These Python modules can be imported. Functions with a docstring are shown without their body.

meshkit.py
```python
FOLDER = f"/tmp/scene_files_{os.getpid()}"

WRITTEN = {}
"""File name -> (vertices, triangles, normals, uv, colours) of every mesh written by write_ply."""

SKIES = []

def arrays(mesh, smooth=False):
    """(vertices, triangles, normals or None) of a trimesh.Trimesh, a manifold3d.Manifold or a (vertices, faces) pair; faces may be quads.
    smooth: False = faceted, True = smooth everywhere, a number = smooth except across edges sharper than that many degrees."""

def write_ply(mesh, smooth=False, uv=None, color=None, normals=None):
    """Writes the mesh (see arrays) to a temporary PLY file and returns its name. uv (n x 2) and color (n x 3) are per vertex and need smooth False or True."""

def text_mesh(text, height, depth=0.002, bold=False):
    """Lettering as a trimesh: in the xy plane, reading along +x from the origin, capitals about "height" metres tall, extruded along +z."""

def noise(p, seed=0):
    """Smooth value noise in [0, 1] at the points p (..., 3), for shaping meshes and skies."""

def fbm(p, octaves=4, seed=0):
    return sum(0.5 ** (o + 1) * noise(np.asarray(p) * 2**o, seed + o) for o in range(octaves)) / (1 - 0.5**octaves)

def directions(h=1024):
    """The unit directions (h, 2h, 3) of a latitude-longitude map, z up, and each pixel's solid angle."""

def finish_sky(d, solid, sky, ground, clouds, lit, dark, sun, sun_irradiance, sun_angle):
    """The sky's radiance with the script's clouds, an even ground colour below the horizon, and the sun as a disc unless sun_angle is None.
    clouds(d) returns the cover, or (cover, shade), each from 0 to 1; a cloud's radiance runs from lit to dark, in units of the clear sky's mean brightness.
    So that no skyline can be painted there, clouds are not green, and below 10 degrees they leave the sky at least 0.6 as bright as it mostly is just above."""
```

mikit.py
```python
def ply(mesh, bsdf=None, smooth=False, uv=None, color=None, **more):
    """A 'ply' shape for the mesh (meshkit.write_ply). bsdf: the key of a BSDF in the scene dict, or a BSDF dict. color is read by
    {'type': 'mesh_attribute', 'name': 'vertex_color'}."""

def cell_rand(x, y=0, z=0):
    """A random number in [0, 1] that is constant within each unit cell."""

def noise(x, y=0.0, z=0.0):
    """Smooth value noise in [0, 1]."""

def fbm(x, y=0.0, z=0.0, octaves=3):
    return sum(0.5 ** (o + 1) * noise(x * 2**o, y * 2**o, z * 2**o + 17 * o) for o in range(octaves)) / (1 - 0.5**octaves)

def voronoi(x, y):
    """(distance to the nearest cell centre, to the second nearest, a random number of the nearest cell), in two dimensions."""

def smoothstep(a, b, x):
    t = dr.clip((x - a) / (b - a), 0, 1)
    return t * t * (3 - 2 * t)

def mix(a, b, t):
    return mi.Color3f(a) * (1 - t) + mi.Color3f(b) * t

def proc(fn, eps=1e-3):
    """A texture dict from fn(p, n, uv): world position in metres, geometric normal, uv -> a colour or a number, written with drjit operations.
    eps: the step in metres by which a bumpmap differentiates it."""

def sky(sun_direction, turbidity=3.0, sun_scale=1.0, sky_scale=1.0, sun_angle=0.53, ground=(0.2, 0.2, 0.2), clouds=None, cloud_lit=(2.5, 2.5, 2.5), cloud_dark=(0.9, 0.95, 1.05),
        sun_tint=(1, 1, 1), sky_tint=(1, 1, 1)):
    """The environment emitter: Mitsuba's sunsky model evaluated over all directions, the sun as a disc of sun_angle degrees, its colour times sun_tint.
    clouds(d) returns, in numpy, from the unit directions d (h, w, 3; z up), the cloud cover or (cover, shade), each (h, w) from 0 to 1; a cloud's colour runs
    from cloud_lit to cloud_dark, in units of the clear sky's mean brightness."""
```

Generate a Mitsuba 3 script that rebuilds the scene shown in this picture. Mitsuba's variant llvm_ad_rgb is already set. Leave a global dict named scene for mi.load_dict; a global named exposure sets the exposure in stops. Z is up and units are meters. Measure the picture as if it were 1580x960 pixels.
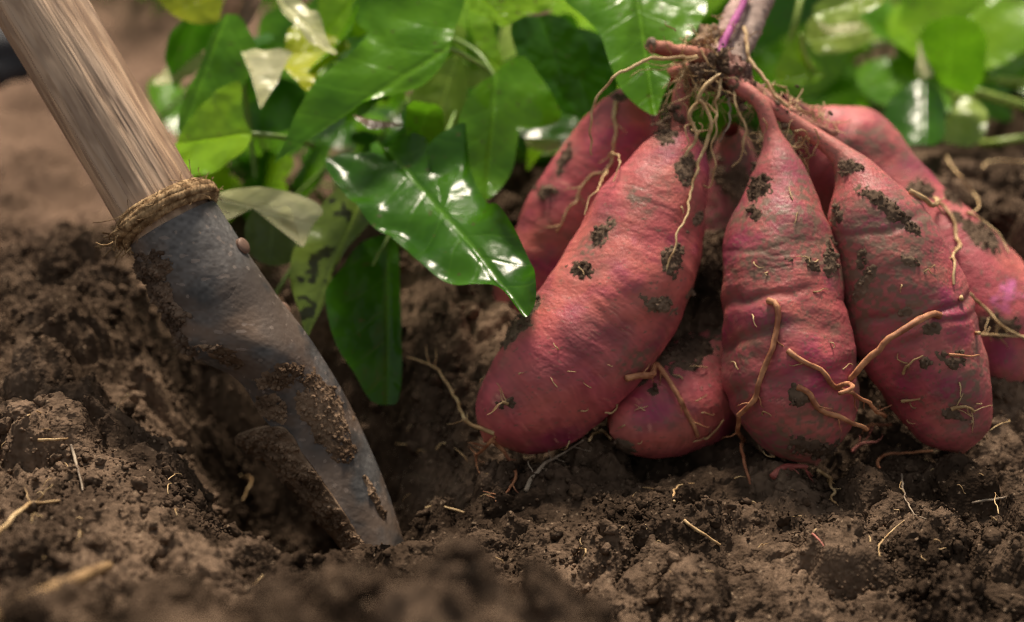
import math, random
import numpy as np, trimesh, drjit as dr, mitsuba as mi, mikit, meshkit
from mikit import proc, ply, noise, fbm, cell_rand, smoothstep, mix
from scipy.interpolate import RBFInterpolator, CubicSpline, PchipInterpolator, RegularGridInterpolator
from scipy.spatial import cKDTree
from scipy.ndimage import gaussian_filter1d

rng = np.random.default_rng(7)
T = mi.ScalarTransform4f
# ------------------------------------------------------------------ camera, sky, exposure
CAM = np.array([0.0, 0.0, 0.27]); PITCH = math.radians(22); FOV = 40.0
FW = np.array([0, math.cos(PITCH), -math.sin(PITCH)]); UP = np.array([0, math.sin(PITCH), math.cos(PITCH)]); RT = np.array([1.0, 0, 0])
F = 790 / math.tan(math.radians(FOV / 2))
scene, labels = {}, {}
scene['camera'] = {'type': 'thinlens', 'fov': FOV, 'fov_axis': 'x', 'aperture_radius': 0.0058, 'focus_distance': 0.592, 'near_clip': 0.01, 'far_clip': 400.0,
                   'to_world': T().look_at(origin=CAM.tolist(), target=(CAM + FW).tolist(), up=[0, 0, 1])}
scene['sky'] = mikit.sky((0.0, 0.42, 0.90), turbidity=3, sun_scale=0.3, sun_angle=14, clouds=lambda d: 1.0, cloud_lit=(0.27, 0.275, 0.28), cloud_dark=(0.9, 0.95, 1.05), sun_tint=(0.94, 0.97, 1.02))
exposure = 4.0


# ------------------------------------------------------------------ helpers
def at(px, py, y):
    "the point at horizontal distance y that stands at this place of the 1580 x 960 picture"
    d = FW + (px - 790) / F * RT - (py - 480) / F * UP
    return CAM + d * (y / d[1])


def ray(px, py):
    return FW + ((np.asarray(px) - 790) / F)[..., None] * RT - ((np.asarray(py) - 480) / F)[..., None] * UP


def proj(P):
    q = P - CAM
    w = q @ FW
    return 790 + F * (q @ RT) / w, 480 - F * (q @ UP) / w, w


def nz(P, s, seed=0, octaves=3):
    return meshkit.fbm(np.asarray(P) * s, octaves, seed)


def key(name):
    k, n = name, 0
    while k in scene or k in labels:
        n += 1
        k = f'{name}_{n:03d}'
    return k


def put(name, mesh, bsdf, smooth=True, uv=None, color=None):
    k = key(name)
    scene[k] = ply(mesh, bsdf, smooth=smooth, uv=uv, color=color)
    return k


def tag(k, label=None, cat=None, group=None, kind=None):
    labels[k] = {a: b for a, b in (('label', label), ('category', cat), ('group', group), ('kind', kind)) if b}


def thing(name, label, cat, group=None):
    k = key(name)
    tag(k, label, cat, group)
    return k


def grid_faces(n, m, closed):
    i, j = np.meshgrid(np.arange(n - 1), np.arange(m if closed else m - 1), indexing='ij')
    a, b = i * m + j, i * m + (j + 1) % m
    q = np.stack([a, b, b + m, a + m], -1).reshape(-1, 4)
    return np.vstack([q[:, [0, 1, 2]], q[:, [0, 2, 3]]])


def vnormals(v, f):
    n = np.zeros_like(v)
    c = np.cross(v[f[:, 1]] - v[f[:, 0]], v[f[:, 2]] - v[f[:, 0]])
    for k in range(3):
        for d in range(3):
            n[:, d] += np.bincount(f[:, k], c[:, d], len(v))
    return n / np.maximum(np.linalg.norm(n, axis=1, keepdims=True), 1e-12)


def frames(C):
    t = np.gradient(C, axis=0)
    t /= np.linalg.norm(t, axis=1, keepdims=True) + 1e-12
    a = np.cross(t[0], [0, 0, 1.0] if abs(t[0][2]) < 0.9 else [1.0, 0, 0])
    a /= np.linalg.norm(a)
    out = []
    for i in range(len(C)):
        a = a - t[i] * (a @ t[i])
        a /= np.linalg.norm(a)
        out.append(a)
    a = np.array(out)
    return t, a, np.cross(t, a)


def resample(P, n, smooth=True):
    P = np.asarray(P, float)
    s = np.concatenate([[0], np.cumsum(np.linalg.norm(np.diff(P[:, :3], axis=0), axis=1))])
    t = np.linspace(0, s[-1], n)
    if smooth and len(P) > 2:
        return PchipInterpolator(s, P)(t)
    return np.stack([np.interp(t, s, P[:, k]) for k in range(P.shape[1])], 1)


def tube(P, R, sides=7):
    "a capped tube along the points P with the radii R: (vertices, faces, uv)"
    P = np.asarray(P, float); R = np.broadcast_to(R, len(P)).astype(float)
    t, a, b = frames(P)
    ang = np.arange(sides) * 2 * np.pi / sides
    V = P[:, None] + R[:, None, None] * (np.cos(ang)[None, :, None] * a[:, None] + np.sin(ang)[None, :, None] * b[:, None])
    n = len(P)
    f = grid_faces(n, sides, True)
    v = np.vstack([V.reshape(-1, 3), P[:1] - t[:1] * R[0] * .3, P[-1:] + t[-1:] * R[-1] * .3])
    j = np.arange(sides)
    f = np.vstack([f, np.stack([(j + 1) % sides, j, j * 0 + n * sides], 1), np.stack([(n - 1) * sides + j, (n - 1) * sides + (j + 1) % sides, j * 0 + n * sides + 1], 1)])
    return v, f


def join(parts):
    vs, fs, o = [], [], 0
    for v, f in parts:
        vs.append(v); fs.append(f + o); o += len(v)
    return np.vstack(vs), np.vstack(fs)


def wiggly(P, r0, r1, n=40, wig=0.0, sides=7, seed=0, knots=0.15):
    "a root: a tapered, slightly kinked tube through the points"
    C = resample(P, n)
    s = np.linspace(0, 1, n)
    L = np.linalg.norm(np.diff(C, axis=0), axis=1).sum()
    for k in range(3):
        C[:, k] += wig * (nz(np.stack([s * L / .006, s * 0 + seed * 3.1, s * 0 + k * 7.7], 1), 1.0, seed, 2) - .5) * np.clip(6 * np.minimum(s + .05, 1.05 - s), 0, 1)
    R = (r0 + (r1 - r0) * s) * (1 + knots * 2 * (nz(np.stack([s * L / .0035, s * 0 + seed, s * 0], 1), 1.0, seed + 5, 2) - .5))
    return tube(C, R, sides)


# ------------------------------------------------------------------ materials
def soil_color(p, n, uv):
    a = fbm(p.x * 35, p.y * 35, p.z * 35, 4)
    b = noise(p.x * 420, p.y * 420, p.z * 420)
    c = cell_rand(dr.floor(p.x * 900), dr.floor(p.y * 900), dr.floor(p.z * 900))
    col = mix((0.044, 0.030, 0.021), (0.116, 0.079, 0.054), smoothstep(.3, .72, a))
    col = col * (0.62 + 0.7 * b)
    col = col * (.62 + .76 * smoothstep(.32, .68, fbm(p.x * 17 + 3, p.y * 17, p.z * 22, 3)))
    col = mix(col, (0.24, 0.175, 0.12), smoothstep(.965, 1, c) * .7)
    far = smoothstep(.66, .90, p.y) * smoothstep(.02, -.12, p.x + .2 * (p.y - .7))
    return mix(col, mi.Color3f(0.165, 0.108, 0.076) * (0.35 + 1.3 * fbm(p.x * 16, p.y * 11, 0, 3)), far * .9)


scene['m_soil'] = {'type': 'bumpmap', 'arbitrary': proc(lambda p, n, uv: fbm(p.x * 900, p.y * 900, p.z * 900, 2), eps=2e-4), 'scale': 0.0009,
                   'bsdf': {'type': 'diffuse', 'reflectance': proc(soil_color)}}


def mud_color(p, n, uv):
    a = fbm(p.x * 60, p.y * 60, p.z * 60, 3)
    return mix((0.082, 0.056, 0.040), (0.185, 0.130, 0.092), smoothstep(.3, .75, a)) * (0.7 + .55 * noise(p.x * 500, p.y * 500, p.z * 500))


scene['m_mud'] = {'type': 'twosided', 'b': {'type': 'diffuse', 'reflectance': proc(mud_color)}}


def dry_mud_color(p, n, uv):
    a = fbm(p.x * 80, p.y * 80, p.z * 80, 3)
    return mix((0.10, 0.065, 0.042), (0.24, 0.165, 0.11), smoothstep(.3, .75, a)) * (0.75 + .5 * noise(p.x * 500, p.y * 500, p.z * 500))


scene['m_dry_mud'] = {'type': 'twosided', 'b': {'type': 'diffuse', 'reflectance': proc(dry_mud_color)}}
VC = {'type': 'mesh_attribute', 'name': 'vertex_color'}
scene['m_skin'] = {'type': 'twosided', 'b': {'type': 'bumpmap', 'arbitrary': proc(lambda p, n, uv: fbm(p.x * 700, p.y * 700, p.z * 700, 2) + .8 * noise(uv.x * 900, uv.y * 22, 0), eps=2e-4), 'scale': 0.00017,
                   'bsdf': {'type': 'principled', 'base_color': VC, 'roughness': proc(lambda p, n, uv: .44 + .25 * fbm(p.x * 120, p.y * 120, p.z * 120, 3)), 'specular': 0.38}}}
scene['m_vc'] = {'type': 'twosided', 'b': {'type': 'principled', 'base_color': VC, 'roughness': 0.7, 'specular': 0.35}}


def root_color(dark, light):
    def fn(p, n, uv):
        return mix(dark, light, smoothstep(.25, .75, fbm(p.x * 190, p.y * 190, p.z * 190, 3)))
    return {'type': 'twosided', 'b': {'type': 'principled', 'base_color': proc(fn), 'roughness': 0.6, 'specular': 0.35}}


scene['m_root_orange'] = root_color((0.22, 0.075, 0.035), (0.50, 0.24, 0.12))
scene['m_root_pale'] = root_color((0.30, 0.18, 0.08), (0.58, 0.42, 0.22))
scene['m_root_grey'] = root_color((0.14, 0.10, 0.07), (0.36, 0.29, 0.21))
scene['m_straw'] = root_color((0.16, 0.095, 0.045), (0.30, 0.19, 0.09))
scene['m_root_pink'] = root_color((0.25, 0.06, 0.05), (0.48, 0.17, 0.13))


def wood_color(p, n, uv):   # uv: metres along the handle, radians round it
    uw = uv.y + .25 * noise(uv.x * 30, uv.y * 3, 11) - uv.x * 1.5
    g = fbm(uv.x * 26, uw * 6, 0, 4)
    fine = fbm(uv.x * 120, uw * 14, 3, 3)
    warp = noise(uv.x * 14, uv.y * 2.5, 5)
    ring = dr.sin((uv.y * 7 + warp * 6 + uv.x * 3))
    c = mix((0.20, 0.118, 0.070), (0.46, 0.31, 0.20), smoothstep(.22, .72, g))
    c = mix(c, (0.175, 0.10, 0.058), smoothstep(.2, .95, ring) * .28)
    c = c * (0.88 + .28 * fine)
    pale = smoothstep(.45, .70, fbm(uv.x * 8, uv.y * 2.0, 9, 3))
    c = mix(c, (0.52, 0.375, 0.26), pale * .75)
    grey = smoothstep(.5, .8, fbm(uv.x * 22, uv.y * 3, 29, 3))
    c = mix(c, (0.155, 0.115, 0.092), grey * .28)
    c = mix(c, (0.17, 0.105, 0.068), smoothstep(.48, .66, fbm(uv.x * 34, uv.y * 2.6, 41, 4)) * .55)
    return mix(c, (0.05, 0.03, 0.02), smoothstep(.80, .88, noise(uv.x * 26, uv.y * 34, 17)) * .3)


scene['m_wood'] = {'type': 'bumpmap', 'arbitrary': proc(lambda p, n, uv: fbm(uv.x * 60, uv.y * 22, 1, 3), eps=3e-4), 'scale': 0.0007,
                   'bsdf': {'type': 'principled', 'base_color': proc(wood_color), 'roughness': 0.55, 'specular': 0.35}}


def steel_color(p, n, uv):
    a = fbm(p.x * 45, p.y * 45, p.z * 45, 4)
    b = noise(p.x * 650, p.y * 650, p.z * 650)
    c = mix((0.030, 0.029, 0.029), (0.128, 0.123, 0.120), smoothstep(.35, .7, a) * (.35 + .9 * b))
    d = smoothstep(.50, .72, fbm(p.x * 30 + 5, p.y * 30, p.z * 30, 4))
    c = mix(c, (0.165, 0.105, 0.068), d * .75)
    c = mix(c, (0.175, 0.115, 0.078), smoothstep(.085, .01, p.z) * smoothstep(.33, .58, fbm(p.x * 60, p.y * 60, p.z * 60, 4)) * .5)
    return mix(c, (0.25, 0.20, 0.17), smoothstep(.76, .85, noise(p.x * 420, p.y * 420, p.z * 420 + 9)) * .5)


scene['m_steel'] = {'type': 'twosided', 'b': {'type': 'bumpmap', 'arbitrary': proc(lambda p, n, uv: fbm(p.x * 500, p.y * 500, p.z * 500, 2), eps=2e-4), 'scale': 0.00025,
                    'bsdf': {'type': 'principled', 'base_color': proc(steel_color), 'roughness': 0.62, 'metallic': 0.1, 'specular': 0.35}}}
scene['m_rivet'] = {'type': 'principled', 'base_color': {'type': 'rgb', 'value': [.17, .10, .07]}, 'roughness': .6, 'metallic': .2}
scene['m_rope'] = {'type': 'twosided', 'b': {'type': 'principled', 'base_color': proc(lambda p, n, uv: mix((.13, .075, .035), (.40, .27, .145), smoothstep(.25, .8, fbm(p.x * 400, p.y * 400, p.z * 400, 2)))), 'roughness': .9, 'specular': .15}}

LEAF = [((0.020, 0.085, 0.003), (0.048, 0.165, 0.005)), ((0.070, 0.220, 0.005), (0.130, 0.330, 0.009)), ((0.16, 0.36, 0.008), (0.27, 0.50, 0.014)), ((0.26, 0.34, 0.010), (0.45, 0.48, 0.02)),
        ((0.48, 0.50, 0.22), (0.72, 0.70, 0.44)), ((0.095, 0.15, 0.024), (0.19, 0.28, 0.045)), ((0.12, 0.065, 0.04), (0.34, 0.21, 0.15)), ((0.21, 0.34, 0.04), (0.36, 0.48, 0.10)), ((0.07, 0.11, 0.03), (0.12, 0.17, 0.06))]


def leaf_color(p, n, uv):     # uv.x = 10 * kind + place along the midrib, uv.y = place across
    kind = dr.floor(uv.x * .1 + .3)
    a, b = uv.x - 10 * kind, dr.abs(uv.y)
    lo, hi = mi.Color3f(0), mi.Color3f(0)
    for k, (c0, c1) in enumerate(LEAF):
        lo = dr.select(kind == k, mi.Color3f(c0), lo)
        hi = dr.select(kind == k, mi.Color3f(c1), hi)
    t = fbm(p.x * 45, p.y * 45, p.z * 45, 4)
    cell = noise(p.x * 330, p.y * 330, p.z * 330)
    q = (a - .95 * b + .55 * b * b + .05 * noise(a * 5, b * 5, kind)) * 5.2
    lat = dr.abs(q - dr.floor(q) - .5)
    lv = (1 - smoothstep(.0, .05, lat)) * smoothstep(.42, .02, b) * .34
    mid = (1 - smoothstep(.004, .016, b + .008 * smoothstep(.3, 1., a))) * .6
    c = mix(lo, hi, smoothstep(.28, .72, t) * .8 + .2 * cell)
    c = mix(c, hi * 1.5 + mi.Color3f(.05, .06, .015), dr.maximum(mid * .8, lv * .55))
    spots = smoothstep(.60, .68, fbm(p.x * 150, p.y * 150, p.z * 150, 3)) * dr.select(kind == 5, 1., 0.)
    c = mix(c, (.012, .010, .008), spots * .9)
    nick = smoothstep(.86, .90, noise(p.x * 330 + 4, p.y * 330, p.z * 330)) * dr.select(kind < 3, 1., 0.)
    return mix(c, (.10, .07, .03), nick * .55)


def leaf_height(p, n, uv):
    kind = dr.floor(uv.x * .1 + .3)
    a, b = uv.x - 10 * kind, dr.abs(uv.y)
    q = (a - .95 * b + .55 * b * b + .05 * noise(a * 5, b * 5, kind)) * 5.2
    lat = dr.abs(q - dr.floor(q) - .5)
    return -.14 * (1 - smoothstep(0, .12, lat)) * smoothstep(.5, .0, b) - .5 * (1 - smoothstep(.0, .03, b)) + 1.1 * fbm(p.x * 95, p.y * 95, p.z * 95, 3)


tex_leaf = proc(leaf_color)
scene['m_leaf'] = {'type': 'blendbsdf', 'weight': 0.60,
                   'a': {'type': 'twosided', 'b': {'type': 'bumpmap', 'arbitrary': proc(leaf_height, eps=3e-4), 'scale': 0.0011, 'bsdf': {'type': 'principled', 'base_color': tex_leaf, 'roughness': 0.25, 'specular': 0.55}}},
                   'b': {'type': 'principledthin', 'base_color': tex_leaf, 'roughness': 0.5, 'diff_trans': 1.5}}
scene['m_stalk'] = {'type': 'twosided', 'b': {'type': 'principled', 'base_color': VC, 'roughness': 0.4, 'specular': 0.5}}

# ------------------------------------------------------------------ soil: one sheet, near to the horizon
CTRL = [(0, 480, .66), (100, 445, .66), (200, 432, .68), (100, 560, .60), (0, 600, .58), (100, 680, .52), (0, 700, .51), (255, 540, .67), (310, 610, .67), (250, 700, .54), (350, 780, .545), (470, 850, .59), (420, 810, .60), (510, 800, .62), (560, 872, .57),
        (440, 740, .64), (600, 856, .548), (640, 850, .545), (540, 820, .585), (395, 690, .63), (100, 800, .46), (250, 850, .45), (0, 800, .455), (100, 945, .33), (300, 955, .32), (480, 985, .315), (620, 990, .315), (720, 985, .32), (850, 975, .34), (930, 1020, .38),
        (400, 1060, .28), (100, 1050, .29), (700, 1060, .29), (880, 1080, .33), (300, 940, .40), (550, 960, .40), (750, 950, .42), (1000, 905, .475), (1250, 900, .475), (1500, 930, .46), (1580, 850, .49), (1000, 960, .455), (1250, 960, .45),
        (1100, 800, .52), (1300, 800, .52), (1500, 800, .52), (900, 760, .535), (700, 800, .53), (800, 850, .50), (680, 650, .60), (850, 705, .57), (1240, 722, .56), (1000, 735, .555), (1080, 730, .56), (880, 715, .565), (960, 722, .588), (1010, 730, .592), (1070, 728, .595), (1110, 705, .60), (1250, 742, .575), (1200, 728, .59), (1470, 725, .58), (1530, 690, .59), (830, 715, .588), (750, 708, .58), (1480, 705, .56), (1400, 700, .57), (1120, 690, .58),
        (1565, 650, .60), (1580, 575, .64), (1575, 400, .70), (1510, 300, .74), (1440, 232, .80), (1560, 250, .80), (1640, 260, .80), (1570, 195, .95), (660, 500, .66), (560, 560, .66), (640, 420, .70), (850, 240, .82), (880, 330, .74), (960, 300, .74), (1130, 400, .68), (1080, 520, .625), (1130, 300, .72),
        (1300, 370, .70), (1300, 470, .64), (360, 560, .69), (450, 490, .72), (400, 420, .76)]
W = [at(*c) for c in CTRL]
W += [(x, y, 0.0) for y in (1.0, 1.3, 1.8) for x in (-.6, -.3, 0, .3, .6)] + [(-.35, .45, .0), (-.4, .6, .0), (.4, .45, -.03), (.42, .6, -.01), (-.25, .76, .0), (-.15, .85, .0), (0, .2, .06), (-.2, .2, .05), (.2, .2, -.03), (-.35, .8, 0), (.5, .8, .02)]
W = np.array(W)
rbf = RBFInterpolator(W[:, :2], W[:, 2], kernel='thin_plate_spline', smoothing=2e-5)
gx, gy = np.linspace(-1.2, 1.2, 161), np.linspace(.1, 2.0, 191)
G = rbf(np.stack(np.meshgrid(gx, gy, indexing='ij'), -1).reshape(-1, 2)).reshape(len(gx), len(gy))
G = np.clip(G, -.09, .09)
base_grid = RegularGridInterpolator((gx, gy), G, bounds_error=False, fill_value=None)


def base_z(x, y):
    z = -.045 * np.exp(-((x + .125) / .042) ** 2 - ((y - .640) / .045) ** 2) - .045 * np.exp(-((x + .098) / .045) ** 2 - ((y - .580) / .050) ** 2) + base_grid(np.stack([np.clip(x, -1.19, 1.19), np.clip(y, .11, 1.99)], -1))
    fade = np.clip((np.hypot(x, y - .6) - .75) / .5, 0, 1)
    return z * (1 - fade)


def lumps(P2, cell, seed, jit=1.0):
    "rounded clods: 1 at a clod's top, falling to 0 and below in the cracks; also a random number of the clod"
    x0, x1 = P2.min(0) - 2 * cell, P2.max(0) + 2 * cell
    r = np.random.default_rng(seed)
    nx, ny = ((x1 - x0) / cell).astype(int)
    c = np.stack(np.meshgrid(np.arange(nx), np.arange(ny), indexing='ij'), -1).reshape(-1, 2) + r.random((nx * ny, 2)) * jit
    d, i = cKDTree(x0 + c * cell).query(P2, k=2, workers=-1)
    return np.clip(1 - (d[:, 0] / (.75 * cell)) ** 2, -.3, 1), np.clip((d[:, 1] - d[:, 0]) / cell * 3, 0, 1), r.random(len(c))[i[:, 0]]


def soil_points():
    ys = [.20]
    while ys[-1] < .32: ys.append(ys[-1] + .0018)
    while ys[-1] < .78: ys.append(ys[-1] + .00105)
    st = .00105
    while ys[-1] < 60:
        st = min(st * 1.035, 8.0); ys.append(ys[-1] + st)
    ys = np.array(ys)
    t = np.concatenate([-np.geomspace(8, .50, 34)[:-1], np.linspace(-.50, .50, 620), np.geomspace(.50, 8, 34)[1:]])
    X = t[None, :] * (ys[:, None] * .8 + .12)
    Y = np.broadcast_to(ys[:, None], X.shape)
    shape = X.shape
    x, y = X.ravel().copy(), Y.ravel().copy()
    z = base_z(x, y)
    det = (np.abs(x) < .9) & (y < 3.0)
    xd, yd = x[det], y[det]
    P = np.stack([xd, yd, xd * 0], 1)
    wx = (nz(P, 60, 11, 3) - .5) * .02 + (nz(P, 300, 31, 2) - .5) * .0010
    wy = (nz(P, 60, 12, 3) - .5) * .02 + (nz(P, 300, 32, 2) - .5) * .0010
    Q = np.stack([xd + wx, yd + wy], 1)
    far = np.clip((yd - .72) / .25, 0, 1)
    near = np.maximum(0, 1 - far)
    h = (nz(P, 13, 3, 3) - .5) * .030 * (1 + .5 * far)
    h += (nz(P, 6.5, 83, 2) - .5) * .05 * far + (nz(P, 30, 84, 3) - .5) * .016 * far
    patch = np.clip((nz(P, 24, 78, 3) - .40) * 4, 0, 1)
    l1, c1, k1 = lumps(Q, .034, 1)
    h += np.where(k1 > .35, l1 * c1 ** .5, 0) * .0165 * (k1 + .15) * (.5 + .5 * near)
    l2, c2, k2 = lumps(Q * 1.0 + .3 * np.stack([wy, wx], 1), .013, 2)
    h += np.clip(l2, 0, 1) * c2 ** .4 * .0060 * (.05 + k2) * (.25 + .75 * patch) * (.35 + .65 * near)
    nr = near > 0.02
    gran = nz(P, 38, 77, 3)
    gran = .45 + 1.1 * np.clip((gran - .35) * 2.2, 0, 1)
    l3, c3, k3 = lumps(Q, .0050, 3)
    h += np.clip(l3, 0, 1) * .0028 * (.15 + k3) * near * gran
    l4, c4, k4 = lumps(Q, .0022, 4)
    h += np.clip(l4, 0, 1) * .0013 * (.15 + k4) * near * gran
    h += (nz(P, 260, 5, 3) - .5) * .0030 * (.3 + near)
    h += (nz(P, 70, 6, 3) - .5) * .010 * (.5 + .5 * near)
    h -= h[(yd > .4) & (yd < .7)].mean()
    z[det] += h
    # sideways displacement gives small overhangs
    x[det] += (nz(np.stack([xd, yd, h * 3], 1), 120, 21, 3) - .5) * .0024 * near
    y[det] += (nz(np.stack([xd, yd, h * 3], 1), 120, 22, 3) - .5) * .0024 * near
    return np.stack([x, y, z], 1), shape


SV, SH = soil_points()
SF = grid_faces(*SH, False)[:, ::-1]
SN = vnormals(SV, SF)
if SN[:, 2].mean() < 0:
    SF = SF[:, ::-1]; SN = -SN
scene['soil'] = ply((SV, SF), 'm_soil', smooth=True)
tag('soil', kind='structure')

surf_pts, surf_nrm = [], []          # what a root may lie on


def add_surface(v, n):
    px, py, w = proj(v)
    ok = ((n * (CAM - v)).sum(1) > 0) & (px > -60) & (px < 1640) & (py > -60) & (py < 1020) & (w > 0)
    surf_pts.append(np.column_stack([v[ok], px[ok], py[ok], w[ok]])); surf_nrm.append(n[ok])


add_surface(SV, SN)

# ------------------------------------------------------------------ crumbs
ICO = []
for s in range(8):
    m = trimesh.creation.icosphere(subdivisions=1)
    v = m.vertices * (1 + 1.1 * (meshkit.noise(m.vertices * 1.9 + 7 * s, s) - .5))[:, None] * (np.array([1, .85, .65]))
    ICO.append((v, np.array(m.faces)))
ICO0 = (np.array(trimesh.creation.icosahedron().vertices) * [1, .85, .75], np.array(trimesh.creation.icosahedron().faces))


def rand_rot(n):
    q = rng.normal(size=(n, 4)); q /= np.linalg.norm(q, axis=1, keepdims=True)
    w, x, y, z = q.T
    return np.stack([np.stack([1 - 2 * (y * y + z * z), 2 * (x * y - w * z), 2 * (x * z + w * y)], -1), np.stack([2 * (x * y + w * z), 1 - 2 * (x * x + z * z), 2 * (y * z - w * x)], -1), np.stack([2 * (x * z - w * y), 2 * (y * z + w * x), 1 - 2 * (x * x + y * y)], -1)], 1)


def crumb_mesh(P, R, small=.0011):
    parts = []
    M = rand_rot(len(P))
    which = np.where(R < small, -1, rng.integers(0, len(ICO), len(P)))
    for k in range(-1, len(ICO)):
        i = np.nonzero(which == k)[0]
        if len(i):
            v, f = ICO0 if k < 0 else ICO[k]
            V = np.einsum('nij,vj->nvi', M[i], v) * R[i][:, None, None] + P[i][:, None]
            parts.append((V.reshape(-1, 3), (f[None] + (np.arange(len(i)) * len(v))[:, None, None]).reshape(-1, 3)))
    return join(parts)


vis = np.nonzero((SV[:, 1] < .85) & (SV[:, 1] > .30) & (np.abs(SV[:, 0]) < .42 * SV[:, 1] + .02))[0]
dens = nz(SV[vis], 30, 91, 3)
wgt = np.clip(dens - .32, 0.02, 1) ** 1.3 / np.clip(SN[vis, 2], .2, 1) ** 1.5
pick = rng.choice(vis, 44000, p=wgt / wgt.sum())
rad = .00050 * (1 - rng.random(len(pick))) ** (-.40)
rad = np.minimum(rad, .0040)
k = put('soil_crumbs', crumb_mesh(SV[pick] + SN[pick] * (rad * .3)[:, None] + rng.normal(0, .0006, (len(pick), 3)), rad, .0014), 'm_soil', smooth=True)
tag(k, 'loose dark brown soil crumbs strewn over the dug earth', 'soil crumbs', kind='stuff')

# ------------------------------------------------------------------ sweet potatoes
PINK, ORANGE, MAGENTA, DULL, PALE, DIRT = (np.array(c) for c in ((.385, .068, .088), (.47, .112, .096), (.28, .020, .082), (.20, .042, .054), (.58, .26, .20), (.150, .096, .066)))


def lerp(a, b, t):
    return a + (b - a) * t[:, None]


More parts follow.
